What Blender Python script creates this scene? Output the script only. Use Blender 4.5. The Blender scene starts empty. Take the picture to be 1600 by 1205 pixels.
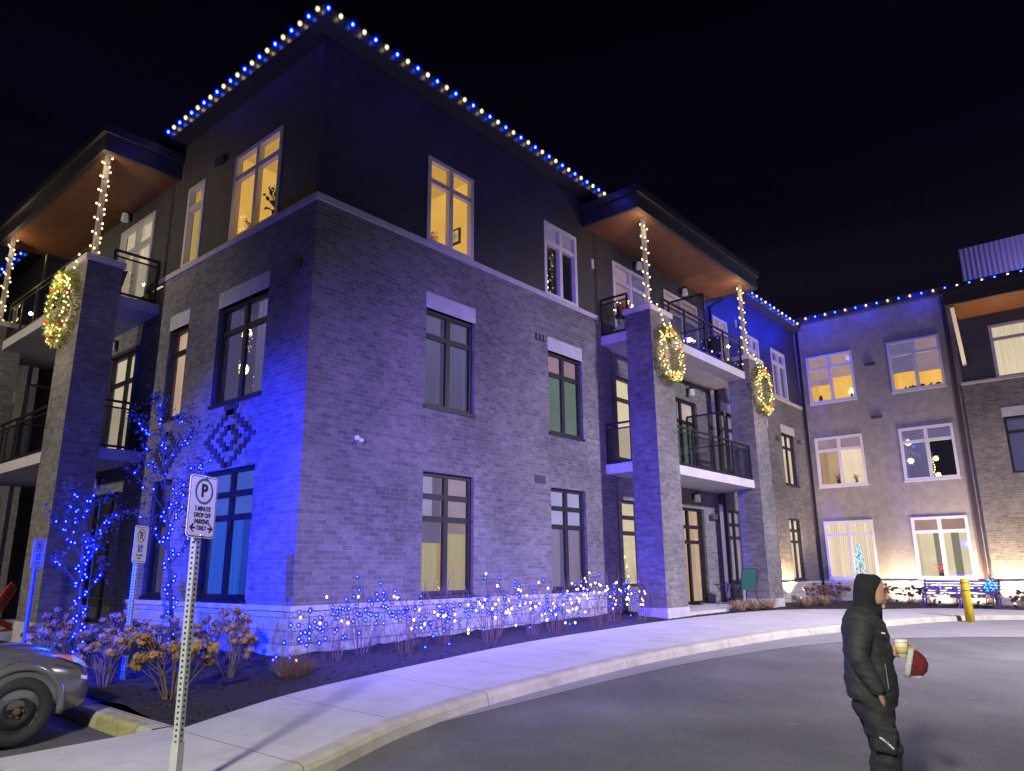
import bpy, bmesh, math, random
from mathutils import Vector, Matrix
random.seed(7)
R=math.radians
S=bpy.context.scene
col=S.collection
# ------------------------------------------------------------------ camera, sky, lamps, exposure
cd=bpy.data.cameras.new("camera"); cam=bpy.data.objects.new("camera",cd); col.objects.link(cam)
cd.sensor_width=36; cd.lens=36*1142.65/1600; cd.clip_end=600; cd.clip_start=.05
yaw,pit,rol=R(49.598),R(14.168),R(-0.4905)
fw=Vector((math.sin(yaw)*math.cos(pit),math.cos(yaw)*math.cos(pit),math.sin(pit)))
rt=Vector((math.cos(yaw),-math.sin(yaw),0)); up=rt.cross(fw)
c_,s_=math.cos(rol),math.sin(rol)
r2=rt*c_+up*s_; u2=-rt*s_+up*c_
m=Matrix((r2,u2,-fw)).transposed().to_4x4(); m.translation=Vector((-6.879,-10.437,1.7))
cam.matrix_world=m; S.camera=cam
S.view_settings.view_transform='Standard'; S.view_settings.look='None'; S.view_settings.exposure=.2; S.view_settings.gamma=1

w=bpy.data.worlds.new("World"); S.world=w; w.use_nodes=True
nt=w.node_tree; nt.nodes.clear(); N=nt.nodes.new; L=nt.links.new
out=N('ShaderNodeOutputWorld'); bg=N('ShaderNodeBackground'); tc=N('ShaderNodeTexCoord'); sp=N('ShaderNodeSeparateXYZ')
rp=N('ShaderNodeValToRGB'); e=rp.color_ramp.elements
e[0].position=0.0; e[0].color=(.0115,.0085,.016,1)
e[1].position=.75; e[1].color=(.0004,.0004,.0019,1)
x=rp.color_ramp.elements.new(.28); x.color=(.0056,.0044,.0090,1)
x=rp.color_ramp.elements.new(.48); x.color=(.0013,.0011,.0042,1)
mp=N('ShaderNodeMapping'); mp.inputs['Scale'].default_value=(1.1,1.1,9); mp.inputs['Rotation'].default_value=(0,R(4),0)
nz=N('ShaderNodeTexNoise'); nz.inputs['Scale'].default_value=1.6; nz.inputs['Detail'].default_value=4
mr=N('ShaderNodeMapRange'); mr.inputs['From Min'].default_value=.4; mr.inputs['From Max'].default_value=.72; mr.inputs['To Min'].default_value=.75; mr.inputs['To Max'].default_value=1.35
mx=N('ShaderNodeVectorMath'); mx.operation='SCALE'
L(tc.outputs['Generated'],sp.inputs[0]); L(sp.outputs['Z'],rp.inputs[0]); L(tc.outputs['Generated'],mp.inputs[0]); L(mp.outputs[0],nz.inputs[0])
L(nz.outputs[0],mr.inputs[0]); L(rp.outputs[0],mx.inputs[0]); L(mr.outputs[0],mx.inputs['Scale']); L(mx.outputs[0],bg.inputs[0]); L(bg.outputs[0],out.inputs[0])

def lamp(name,typ,loc,power,color,size=.1,target=None,angle=None,blend=.5,parent=None):
    ld=bpy.data.lights.new(name,typ); ld.energy=power; ld.color=color
    if typ in('POINT','SPOT'): ld.shadow_soft_size=size
    if typ=='SPOT': ld.spot_size=R(angle); ld.spot_blend=blend
    o=bpy.data.objects.new(name,ld); col.objects.link(o); o.location=loc
    if target is not None:
        o.rotation_euler=(Vector(target)-Vector(loc)).to_track_quat('-Z','Y').to_euler()
    if parent: o.parent=parent
    return o
# car park lamps outside the frame, plus an unseen fill added at left
lamp('street_and_fill_light','SPOT',(-12.4,-10.7,6.9),8800,(1,.95,.90),.5,(-7.5,-8.8,0),112,1.0)
lamp('street_and_fill_light','SPOT',(11.0,-16.0,9.0),19000,(.86,.78,1.0),.3,(13,-9.0,0),130,1.0)
lamp('street_and_fill_light','SPOT',(-17.0,5.0,7.5),6000,(1,.90,.80),.3,(-1,10,3.5),66,1.0)  # fill added to lift the dark left bay
# blue floodlight on the left that washes the side of the building
lamp('blue_flood_light','SPOT',(-9.0,.12,3.3),19000,(.0,.015,1),.06,(0,1.7,1.9),52,.8)
# violet wash on the front, added from an unseen lamp at left
lamp('violet_fill_light','SPOT',(-9.2,-8.6,4.2),15000,(.18,.09,1),.3,(7.9,0,3.2),48,1.0)

# ------------------------------------------------------------------ helpers
def tag(o,label=None,cat=None,group=None,kind=None):
    if label: o['label']=label
    if cat: o['category']=cat
    if group: o['group']=group
    if kind: o['kind']=kind
    return o
def thing(name,label,cat,loc=(0,0,0),rz=0,group=None):
    o=bpy.data.objects.new(name,None); col.objects.link(o); o.location=loc; o.rotation_euler=(0,0,rz); o.empty_display_size=.1
    return tag(o,label,cat,group)
def copy_tree(o,parent=None):
    c=o.copy(); col.objects.link(c); c.parent=parent
    for ch in list(o.children): copy_tree(ch,c)
    return c
class MB:
    def __init__(s): s.v=[]; s.f=[]
    def add(s,vs,fs):
        n=len(s.v); s.v+= [tuple(p) for p in vs]; s.f+=[tuple(i+n for i in q) for q in fs]; return s
    def box(s,a,b):
        x0,x1=sorted((a[0],b[0])); y0,y1=sorted((a[1],b[1])); z0,z1=sorted((a[2],b[2]))
        return s.add([(x0,y0,z0),(x1,y0,z0),(x1,y1,z0),(x0,y1,z0),(x0,y0,z1),(x1,y0,z1),(x1,y1,z1),(x0,y1,z1)],
              [(0,3,2,1),(4,5,6,7),(0,1,5,4),(1,2,6,5),(2,3,7,6),(3,0,4,7)])
    def bar(s,a,b,w,h=None,upv=(0,0,1)):
        h=h or w; a=Vector(a); b=Vector(b); d=(b-a).normalized(); u=Vector(upv)
        if abs(d.dot(u))>.98: u=Vector((0,1,0))
        r=d.cross(u).normalized(); u=r.cross(d)
        vs=[]
        for p in(a,b):
            for i,j in((-1,-1),(1,-1),(1,1),(-1,1)): vs.append(p+r*i*w/2+u*j*h/2)
        return s.add(vs,[(0,1,2,3),(7,6,5,4),(0,4,5,1),(1,5,6,2),(2,6,7,3),(3,7,4,0)])
    def tube(s,pts,rad,n=6,cap=True):
        pts=[Vector(p) for p in pts]; rs=rad if isinstance(rad,(list,tuple)) else [rad]*len(pts)
        vs=[];fs=[]; pu=None
        for i,p in enumerate(pts):
            d=(pts[min(i+1,len(pts)-1)]-pts[max(i-1,0)]).normalized()
            u=pu if pu else (Vector((0,0,1)) if abs(d.z)<.9 else Vector((1,0,0)))
            r=d.cross(u)
            if r.length<1e-4: r=d.cross(Vector((0,1,0)))
            r.normalize(); u=r.cross(d).normalized(); pu=u
            for k in range(n):
                a=2*math.pi*k/n; vs.append(p+(r*math.cos(a)+u*math.sin(a))*rs[i])
        for i in range(len(pts)-1):
            for k in range(n): fs.append((i*n+k,i*n+(k+1)%n,(i+1)*n+(k+1)%n,(i+1)*n+k))
        if cap: fs.append(tuple(range(n))[::-1]); fs.append(tuple((len(pts)-1)*n+k for k in range(n)))
        return s.add(vs,fs)
    def loft(s,rings,cap=True):
        n=len(rings[0]); vs=[p for r in rings for p in r]; fs=[]
        for i in range(len(rings)-1):
            for k in range(n): fs.append((i*n+k,i*n+(k+1)%n,(i+1)*n+(k+1)%n,(i+1)*n+k))
        if cap: fs.append(tuple(range(n))[::-1]); fs.append(tuple((len(rings)-1)*n+k for k in range(n)))
        return s.add(vs,fs)
    def ball(s,c,r,n=8,m=5,sc=(1,1,1)):
        vs=[(c[0],c[1],c[2]-r*sc[2])]; fs=[]
        for i in range(1,m):
            t=math.pi*i/m
            for k in range(n):
                a=2*math.pi*k/n; vs.append((c[0]+r*sc[0]*math.sin(t)*math.cos(a),c[1]+r*sc[1]*math.sin(t)*math.sin(a),c[2]-r*sc[2]*math.cos(t)))
        vs.append((c[0],c[1],c[2]+r*sc[2])); e=len(vs)-1
        for k in range(n): fs.append((0,1+(k+1)%n,1+k)); fs.append((e,1+(m-2)*n+k,1+(m-2)*n+(k+1)%n))
        for i in range(m-2):
            for k in range(n): fs.append((1+i*n+k,1+i*n+(k+1)%n,1+(i+1)*n+(k+1)%n,1+(i+1)*n+k))
        return s.add(vs,fs)
    def quad(s,c,n,size,asp=1.0):
        n=Vector(n).normalized(); a=n.orthogonal().normalized(); b=n.cross(a); t=random.random()*6.28
        p=a*math.cos(t)+b*math.sin(t); q=n.cross(p); c=Vector(c)
        return s.add([c-p*size,c-q*size*asp,c+p*size,c+q*size*asp],[(0,1,2,3)])
    def build(s,name,mat,parent=None,smooth=False,uv=True,bevel=0):
        me=bpy.data.meshes.new(name); me.from_pydata(s.v,[],s.f); me.update()
        if uv:
            ul=me.uv_layers.new(name='UVMap').data; V=me.vertices
            for p in me.polygons:
                nx,ny,nz_=abs(p.normal.x),abs(p.normal.y),abs(p.normal.z)
                for li in p.loop_indices:
                    co=V[me.loops[li].vertex_index].co
                    ul[li].uv=(co.x,co.y) if nz_>.75 else ((co.y,co.z) if nx>ny else (co.x,co.z))
        if smooth: me.polygons.foreach_set('use_smooth',[True]*len(me.polygons))
        if mat: me.materials.append(mat)
        o=bpy.data.objects.new(name,me); col.objects.link(o)
        if parent: o.parent=parent
        if bevel:
            b=o.modifiers.new('bevel','BEVEL'); b.width=bevel; b.segments=2; b.limit_method='ANGLE'
        return o
def remesh(mb,name,mat,parent,voxel,smooth_it=4,fac=.5):
    o=mb.build(name+'_src',None,None,uv=False)
    r=o.modifiers.new('r','REMESH'); r.mode='VOXEL'; r.voxel_size=voxel
    if smooth_it:
        q=o.modifiers.new('s','SMOOTH'); q.iterations=smooth_it; q.factor=fac
    dg=bpy.context.evaluated_depsgraph_get(); me=bpy.data.meshes.new_from_object(o.evaluated_get(dg)); me.name=name
    bpy.data.objects.remove(o)
    me.materials.clear(); me.materials.append(mat); me.polygons.foreach_set('use_smooth',[True]*len(me.polygons))
    n=bpy.data.objects.new(name,me); col.objects.link(n); n.parent=parent
    return n
# ------------------------------------------------------------------ materials
def mat(name,color,rough=.7,metal=0,noise=0,nscale=8,bump=0,bscale=40,spec=None,color2=None,coord='Object',emit=None,es=0,coat=0):
    M_=bpy.data.materials.new(name); M_.use_nodes=True; nt=M_.node_tree; b=nt.nodes['Principled BSDF']
    b.inputs['Base Color'].default_value=(*color,1); b.inputs['Roughness'].default_value=rough; b.inputs['Metallic'].default_value=metal
    if spec is not None: b.inputs['Specular IOR Level'].default_value=spec
    if coat: b.inputs['Coat Weight'].default_value=coat
    if emit: b.inputs['Emission Color'].default_value=(*emit,1); b.inputs['Emission Strength'].default_value=es; M_.cycles.emission_sampling='NONE'
    tc=nt.nodes.new('ShaderNodeTexCoord')
    if noise or color2:
        n=nt.nodes.new('ShaderNodeTexNoise'); n.inputs['Scale'].default_value=nscale; n.inputs['Detail'].default_value=6; n.inputs['Roughness'].default_value=.65
        nt.links.new(tc.outputs[coord],n.inputs[0]); r=nt.nodes.new('ShaderNodeValToRGB'); nt.links.new(n.outputs[0],r.inputs[0])
        c2=color2 or tuple(c*(1-noise) for c in color); c1=color if color2 else tuple(min(1,c*(1+noise)) for c in color)
        r.color_ramp.elements[0].position=.35; r.color_ramp.elements[0].color=(*c2,1); r.color_ramp.elements[1].position=.68; r.color_ramp.elements[1].color=(*c1,1)
        nt.links.new(r.outputs[0],b.inputs['Base Color'])
    if bump:
        n=nt.nodes.new('ShaderNodeTexNoise'); n.inputs['Scale'].default_value=bscale; n.inputs['Detail'].default_value=5
        nt.links.new(tc.outputs[coord],n.inputs[0]); bp=nt.nodes.new('ShaderNodeBump'); bp.inputs['Strength'].default_value=bump; bp.inputs['Distance'].default_value=.02
        nt.links.new(n.outputs[0],bp.inputs['Height']); nt.links.new(bp.outputs[0],b.inputs['Normal'])
    return M_
def brickmat(name,c1,c2,mo,bw=.29,rh=.1,ms=.007,rough=.85,bias=0):
    M_=bpy.data.materials.new(name); M_.use_nodes=True; nt=M_.node_tree; b=nt.nodes['Principled BSDF']; b.inputs['Roughness'].default_value=rough
    b.inputs['Specular IOR Level'].default_value=.35
    tc=nt.nodes.new('ShaderNodeTexCoord'); t=nt.nodes.new('ShaderNodeTexBrick'); nt.links.new(tc.outputs['UV'],t.inputs[0])
    t.inputs['Scale'].default_value=1; t.inputs['Brick Width'].default_value=bw; t.inputs['Row Height'].default_value=rh; t.inputs['Mortar Size'].default_value=ms
    t.inputs['Mortar Smooth'].default_value=.25; t.inputs['Bias'].default_value=bias
    t.inputs['Color1'].default_value=(*c1,1); t.inputs['Color2'].default_value=(*c2,1); t.inputs['Mortar'].default_value=(*mo,1)
    n=nt.nodes.new('ShaderNodeTexNoise'); n.inputs['Scale'].default_value=6; n.inputs['Detail'].default_value=8; n.inputs['Roughness'].default_value=.7; nt.links.new(tc.outputs['UV'],n.inputs[0])
    n3=nt.nodes.new('ShaderNodeTexNoise'); n3.inputs['Scale'].default_value=.55; n3.inputs['Detail'].default_value=3; nt.links.new(tc.outputs['UV'],n3.inputs[0])
    ad=nt.nodes.new('ShaderNodeMath'); ad.operation='ADD'; nt.links.new(n.outputs[0],ad.inputs[0]); nt.links.new(n3.outputs[0],ad.inputs[1])
    mr=nt.nodes.new('ShaderNodeMapRange'); mr.inputs['From Min'].default_value=.65; mr.inputs['From Max'].default_value=1.35; mr.inputs['To Min'].default_value=.55; mr.inputs['To Max'].default_value=1.45; nt.links.new(ad.outputs[0],mr.inputs[0])
    v=nt.nodes.new('ShaderNodeVectorMath'); v.operation='SCALE'; nt.links.new(t.outputs['Color'],v.inputs[0]); nt.links.new(mr.outputs[0],v.inputs['Scale']); nt.links.new(v.outputs[0],b.inputs['Base Color'])
    n2=nt.nodes.new('ShaderNodeTexNoise'); n2.inputs['Scale'].default_value=45; n2.inputs['Detail'].default_value=4; nt.links.new(tc.outputs['UV'],n2.inputs[0])
    mm=nt.nodes.new('ShaderNodeMath'); mm.operation='MULTIPLY_ADD'; mm.inputs[1].default_value=-1.0; nt.links.new(t.outputs['Fac'],mm.inputs[0])
    m2=nt.nodes.new('ShaderNodeMath'); m2.operation='MULTIPLY'; m2.inputs[1].default_value=.9; nt.links.new(n2.outputs[0],m2.inputs[0]); nt.links.new(m2.outputs[0],mm.inputs[2])
    bp=nt.nodes.new('ShaderNodeBump'); bp.inputs['Strength'].default_value=.8; bp.inputs['Distance'].default_value=.012
    nt.links.new(mm.outputs[0],bp.inputs['Height']); nt.links.new(bp.outputs[0],b.inputs['Normal'])
    return M_
def sidingmat(name,c,lap=.115,rough=.6):
    M_=mat(name,c,rough,noise=.18,nscale=3,coord='UV'); nt=M_.node_tree; b=nt.nodes['Principled BSDF']
    tc=nt.nodes.new('ShaderNodeTexCoord'); s=nt.nodes.new('ShaderNodeSeparateXYZ'); nt.links.new(tc.outputs['UV'],s.inputs[0])
    d=nt.nodes.new('ShaderNodeMath'); d.operation='DIVIDE'; d.inputs[1].default_value=lap; nt.links.new(s.outputs['Y'],d.inputs[0])
    fr=nt.nodes.new('ShaderNodeMath'); fr.operation='FRACT'; nt.links.new(d.outputs[0],fr.inputs[0])
    iv=nt.nodes.new('ShaderNodeMath'); iv.operation='SUBTRACT'; iv.inputs[0].default_value=1; nt.links.new(fr.outputs[0],iv.inputs[1])
    bp=nt.nodes.new('ShaderNodeBump'); bp.inputs['Strength'].default_value=1; bp.inputs['Distance'].default_value=.035
    nt.links.new(iv.outputs[0],bp.inputs['Height']); nt.links.new(bp.outputs[0],b.inputs['Normal'])
    return M_
def emis(name,c,s,vary=0,nscale=3,stretch=None):
    M_=bpy.data.materials.new(name); M_.use_nodes=True; nt=M_.node_tree; nt.nodes.clear()
    o=nt.nodes.new('ShaderNodeOutputMaterial'); e=nt.nodes.new('ShaderNodeEmission'); e.inputs[0].default_value=(*c,1); e.inputs[1].default_value=s
    nt.links.new(e.outputs[0],o.inputs[0]); M_.cycles.emission_sampling='NONE'
    if vary:
        tc=nt.nodes.new('ShaderNodeTexCoord'); n=nt.nodes.new('ShaderNodeTexNoise'); n.inputs['Scale'].default_value=nscale; n.inputs['Detail'].default_value=4
        if stretch:
            mp=nt.nodes.new('ShaderNodeMapping'); mp.inputs['Scale'].default_value=stretch; nt.links.new(tc.outputs['UV'],mp.inputs[0]); nt.links.new(mp.outputs[0],n.inputs[0])
        else: nt.links.new(tc.outputs['UV'],n.inputs[0])
        mr=nt.nodes.new('ShaderNodeMapRange'); mr.inputs['From Min'].default_value=.3; mr.inputs['From Max'].default_value=.7; mr.inputs['To Min'].default_value=s*(1-vary); mr.inputs['To Max'].default_value=s*(1+vary)
        nt.links.new(n.outputs[0],mr.inputs[0]); nt.links.new(mr.outputs[0],e.inputs[1])
    return M_
def glassmat(name,tint=(1,1,1),gl=.09,rough=.015):
    M_=bpy.data.materials.new(name); M_.use_nodes=True; nt=M_.node_tree; nt.nodes.clear()
    o=nt.nodes.new('ShaderNodeOutputMaterial'); t=nt.nodes.new('ShaderNodeBsdfTransparent'); t.inputs[0].default_value=(*tint,1)
    g=nt.nodes.new('ShaderNodeBsdfGlossy'); g.inputs['Roughness'].default_value=rough; mx=nt.nodes.new('ShaderNodeMixShader'); mx.inputs[0].default_value=gl
    fr=nt.nodes.new('ShaderNodeFresnel'); ge=nt.nodes.new('ShaderNodeNewGeometry'); io=nt.nodes.new('ShaderNodeMath'); io.operation='MULTIPLY_ADD'; io.inputs[1].default_value=-.8333; io.inputs[2].default_value=1.5; nt.links.new(ge.outputs['Backfacing'],io.inputs[0]); nt.links.new(io.outputs[0],fr.inputs[0]); ad=nt.nodes.new('ShaderNodeMath'); ad.operation='ADD'; ad.use_clamp=True; ad.inputs[1].default_value=gl*.5
    nt.links.new(fr.outputs[0],ad.inputs[0]); nt.links.new(ad.outputs[0],mx.inputs[0])
    nt.links.new(t.outputs[0],mx.inputs[1]); nt.links.new(g.outputs[0],mx.inputs[2]); nt.links.new(mx.outputs[0],o.inputs[0]); return M_
BR=brickmat('grey_brick',(.112,.104,.104),(.185,.172,.170),(.215,.203,.20),bw=.225,rh=.082,ms=.008)
BRC=brickmat('column_brick',(.115,.108,.10),(.185,.172,.165),(.18,.175,.17),bw=.2,rh=.082)
STONE=brickmat('stone_base',(.34,.33,.32),(.44,.43,.41),(.20,.19,.19),bw=.62,rh=.2,ms=.008)
SID=sidingmat('dark_siding',(.062,.060,.060)); SIDW=sidingmat('wing_siding',(.19,.18,.20))
TRIM=mat('stone_trim',(.46,.44,.45),.8,noise=.12,nscale=4,bump=.15,bscale=60)
CONC=mat('balcony_concrete',(.50,.48,.46),.85,noise=.1,nscale=2.5,bump=.2,bscale=50)
BLACK=mat('black_metal',(.012,.012,.014),.45); BRONZE=mat('dark_frame',(.010,.009,.011),.5)
WHITEF=mat('white_frame',(.62,.60,.60),.45); FASC=mat('dark_fascia',(.045,.043,.05),.35)
SOFF=mat('cedar_soffit',(.24,.105,.05),.5,color2=(.16,.068,.032),nscale=5)
def planks(M_,ax):
    nt=M_.node_tree; b=nt.nodes['Principled BSDF']; tc=nt.nodes.new('ShaderNodeTexCoord'); s=nt.nodes.new('ShaderNodeSeparateXYZ'); nt.links.new(tc.outputs['Object'],s.inputs[0])
    d=nt.nodes.new('ShaderNodeMath'); d.operation='MULTIPLY'; d.inputs[1].default_value=8; nt.links.new(s.outputs[ax],d.inputs[0]); f=nt.nodes.new('ShaderNodeMath'); f.operation='FRACT'; nt.links.new(d.outputs[0],f.inputs[0])
    g=nt.nodes.new('ShaderNodeMath'); g.operation='GREATER_THAN'; g.inputs[1].default_value=.09; nt.links.new(f.outputs[0],g.inputs[0])
    bp=nt.nodes.new('ShaderNodeBump'); bp.inputs['Distance'].default_value=.01; nt.links.new(g.outputs[0],bp.inputs['Height']); nt.links.new(bp.outputs[0],b.inputs['Normal'])
planks(SOFF,'Y')
GLASS=glassmat('window_glass'); RGLASS=glassmat('railing_glass',(.62,.64,.68),.08)
ROOFM=mat('roof_membrane',(.03,.03,.035),.9)
SIDEM=mat('sidewalk_concrete',(.56,.55,.53),.85,color2=(.46,.45,.44),nscale=1.3,bump=.15,bscale=90)
CURBM=mat('curb_concrete',(.52,.50,.38),.85,color2=(.38,.36,.27),nscale=2.5,bump=.2,bscale=60)
APRM=mat('apron_concrete',(.27,.265,.26),.9,color2=(.22,.215,.21),nscale=1.5,bump=.15,bscale=80)
GALV=mat('galvanised_steel',(.42,.45,.42),.45,metal=.35,noise=.1,nscale=20)
# joints in the sidewalk
def joints(M_,per=1.55,off=-3.15,wd=.012):
    nt=M_.node_tree; b=nt.nodes['Principled BSDF']; src=b.inputs['Base Color'].links[0].from_socket
    g=nt.nodes.new('ShaderNodeNewGeometry'); s=nt.nodes.new('ShaderNodeSeparateXYZ'); nt.links.new(g.outputs['Position'],s.inputs[0])
    a=nt.nodes.new('ShaderNodeMath'); a.operation='SUBTRACT'; a.inputs[1].default_value=off-per*20; nt.links.new(s.outputs['X'],a.inputs[0])
    d=nt.nodes.new('ShaderNodeMath'); d.operation='MODULO'; d.inputs[1].default_value=per; nt.links.new(a.outputs[0],d.inputs[0])
    l=nt.nodes.new('ShaderNodeMath'); l.operation='LESS_THAN'; l.inputs[1].default_value=wd; nt.links.new(d.outputs[0],l.inputs[0])
    mx=nt.nodes.new('ShaderNodeMix'); mx.data_type='RGBA'; mx.inputs['B'].default_value=(.12,.115,.10,1); nt.links.new(l.outputs[0],mx.inputs['Factor'])
    n4=nt.nodes.new('ShaderNodeTexNoise'); n4.inputs['Scale'].default_value=2.2; n4.inputs['Detail'].default_value=9; n4.inputs['Roughness'].default_value=.7; nt.links.new(g.outputs['Position'],n4.inputs[0])
    m4=nt.nodes.new('ShaderNodeMapRange'); m4.inputs['From Min'].default_value=.34; m4.inputs['From Max'].default_value=.5; m4.inputs['To Min'].default_value=.86; m4.inputs['To Max'].default_value=1; nt.links.new(n4.outputs[0],m4.inputs[0])
    vs=nt.nodes.new('ShaderNodeVectorMath'); vs.operation='SCALE'; nt.links.new(src,vs.inputs[0]); nt.links.new(m4.outputs[0],vs.inputs['Scale']); nt.links.new(vs.outputs[0],mx.inputs['A']); nt.links.new(mx.outputs['Result'],b.inputs['Base Color'])
joints(SIDEM); joints(CURBM,3.1)
ASPH=mat('asphalt',(.155,.152,.150),.88,color2=(.122,.120,.120),nscale=.7,bump=.5,bscale=160,coord='Object')
def patches(M_):
    nt=M_.node_tree; b=nt.nodes['Principled BSDF']; src=b.inputs['Base Color'].links[0].from_socket
    tc=nt.nodes.new('ShaderNodeTexCoord'); n=nt.nodes.new('ShaderNodeTexNoise'); n.inputs['Scale'].default_value=60; n.inputs['Detail'].default_value=3; nt.links.new(tc.outputs['Object'],n.inputs[0])
    n2=nt.nodes.new('ShaderNodeTexNoise'); n2.inputs['Scale'].default_value=3.1; n2.inputs['Detail'].default_value=6; nt.links.new(tc.outputs['Object'],n2.inputs[0])
    g=nt.nodes.new('ShaderNodeMapRange'); g.inputs['From Min'].default_value=.70; g.inputs['From Max'].default_value=.76; nt.links.new(n2.outputs[0],g.inputs[0])
    mr=nt.nodes.new('ShaderNodeMapRange'); mr.inputs['From Min'].default_value=.3; mr.inputs['From Max'].default_value=.7; mr.inputs['To Min'].default_value=.72; mr.inputs['To Max'].default_value=1.3; nt.links.new(n.outputs[0],mr.inputs[0])
    v=nt.nodes.new('ShaderNodeVectorMath'); v.operation='SCALE'; nt.links.new(src,v.inputs[0]); nt.links.new(mr.outputs[0],v.inputs['Scale'])
    mx=nt.nodes.new('ShaderNodeMix'); mx.data_type='RGBA'; mx.inputs['B'].default_value=(.24,.235,.23,1); nt.links.new(g.outputs[0],mx.inputs['Factor']); nt.links.new(v.outputs[0],mx.inputs['A']); nt.links.new(mx.outputs['Result'],b.inputs['Base Color'])
patches(ASPH)
def cracks(M_):
    nt=M_.node_tree; b=nt.nodes['Principled BSDF']; src=b.inputs['Base Color'].links[0].from_socket
    tc=nt.nodes.new('ShaderNodeTexCoord'); n=nt.nodes.new('ShaderNodeTexNoise'); n.inputs['Scale'].default_value=1.2; n.inputs['Detail'].default_value=6; nt.links.new(tc.outputs['Object'],n.inputs[0])
    ad=nt.nodes.new('ShaderNodeVectorMath'); ad.operation='MULTIPLY_ADD'; ad.inputs[1].default_value=(1.2,1.2,1.2); nt.links.new(n.outputs['Color'],ad.inputs[0]); nt.links.new(tc.outputs['Object'],ad.inputs[2])
    v=nt.nodes.new('ShaderNodeTexVoronoi'); v.feature='DISTANCE_TO_EDGE'; v.inputs['Scale'].default_value=.22; nt.links.new(ad.outputs[0],v.inputs[0])
    l=nt.nodes.new('ShaderNodeMapRange'); l.inputs['From Min'].default_value=.001; l.inputs['From Max'].default_value=.0035; l.inputs['To Min'].default_value=.22; l.inputs['To Max'].default_value=0; nt.links.new(v.outputs['Distance'],l.inputs[0])
    n4=nt.nodes.new('ShaderNodeTexNoise'); n4.inputs['Scale'].default_value=.35; n4.inputs['Detail'].default_value=5; nt.links.new(tc.outputs['Object'],n4.inputs[0])
    m4=nt.nodes.new('ShaderNodeMapRange'); m4.inputs['From Min'].default_value=.35; m4.inputs['From Max'].default_value=.65; m4.inputs['To Min'].default_value=.8; m4.inputs['To Max'].default_value=1.15; nt.links.new(n4.outputs[0],m4.inputs[0])
    vs=nt.nodes.new('ShaderNodeVectorMath'); vs.operation='SCALE'; nt.links.new(src,vs.inputs[0]); nt.links.new(m4.outputs[0],vs.inputs['Scale'])
    mx=nt.nodes.new('ShaderNodeMix'); mx.data_type='RGBA'; mx.inputs['B'].default_value=(.03,.03,.03,1); nt.links.new(l.outputs[0],mx.inputs['Factor']); nt.links.new(vs.outputs[0],mx.inputs['A']); nt.links.new(mx.outputs['Result'],b.inputs['Base Color'])
cracks(ASPH)
MULCH=mat('mulch',(.030,.020,.016),.95,color2=(.011,.008,.007),nscale=22,bump=1,bscale=55)

# ------------------------------------------------------------------ ground levels (metres)
RC=[(-6.9,-10.4,0),(-4,-3,.04),(-2.5,-5.2,.08),(0.5,-4.6,.16),(5,-4.3,.26),(10,-4.6,.29),(15,-5.2,.2),(19,-6,.15),(24,-6,.2),(24,-12,.0),(10,-9,.1),(0,-9,.03),(-4,6,.12),(-12,0,0),(-1,3,.2),(18,-2,.33),(5,-1.8,.4),(10,-1.8,.5),(14.5,-1.8,.47),(1,-1,.3),(5,0,.4),(10,0,.5),(15,0,.47),(22,-2,.25)]
def road(x,y):
    s=1e-3;t=0
    for a,b,z in RC:
        w=math.exp(-((x-a)**2+(y-b)**2)/(2*2.3**2)); s+=w;t+=w*z
    return t/s
def walk(x,y): return road(x,y)+.14
def frange(a,b,n): return [a+(b-a)*i/(n-1) for i in range(n)]
xs=[-150,-90,-50,-30,-22]+frange(-17,32,99)+[38,50,80,150]; ys=[-150,-90,-50,-32]+frange(-24,16,81)+[22,40,80,150]
mb=MB(); nx=len(xs)
mb.v=[(a,b,road(a,b)) for b in ys for a in xs]
mb.f=[(j*nx+i,j*nx+i+1,(j+1)*nx+i+1,(j+1)*nx+i) for j in range(len(ys)-1) for i in range(nx-1)]
tag(mb.build('road',ASPH,smooth=True),kind='structure')
def resample(pl,n):
    L_=[0]
    for a,b in zip(pl,pl[1:]): L_.append(L_[-1]+math.hypot(b[0]-a[0],b[1]-a[1]))
    o=[]
    for i in range(n):
        t=L_[-1]*i/(n-1); k=0
        while k<len(pl)-2 and L_[k+1]<t: k+=1
        f_=(t-L_[k])/max(1e-6,L_[k+1]-L_[k]); o.append((pl[k][0]+(pl[k+1][0]-pl[k][0])*f_,pl[k][1]+(pl[k+1][1]-pl[k][1])*f_))
    return o
def smooth_pl(pl,it=2):
    for _ in range(it):
        q=[pl[0]]
        for a,b in zip(pl,pl[1:]): q+=[(a[0]*.75+b[0]*.25,a[1]*.75+b[1]*.25),(a[0]*.25+b[0]*.75,a[1]*.25+b[1]*.75)]
        q.append(pl[-1]); pl=q
    return pl
BED=[(-3.12,-2.95),(-2.4,-2.62),(-1.5,-2.3),(-.2,-2.15),(1.4,-2.02),(3.3,-1.85),(5.5,-1.75),(7.9,-1.8),(9.1,-1.9),(10.5,-1.95),(12.4,-1.98),(14.5,-2.1),(17.1,-2.75),(19.2,-3.55),(21.2,-4.3),(22.0,-5.2),(22.3,-6.5),(22.4,-9),(22.4,-14)]
CURB=[(-14,-5.6),(-6,-5.4),(-4.2,-5.2),(-3.24,-4.93),(-1.85,-4.32),(-.94,-4.12),(.04,-3.98),(2.1,-3.95),(4.63,-4.08),(8.19,-4.35),(10.33,-4.75),(14.59,-5.15),(18.2,-5.85),(20.2,-7.3),(20.9,-9.5),(21,-14)]
BEDS=smooth_pl(BED); CURBS=smooth_pl(CURB)
inner=[(-14,-2.78),(-3.3,-2.78)]+BEDS
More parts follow.
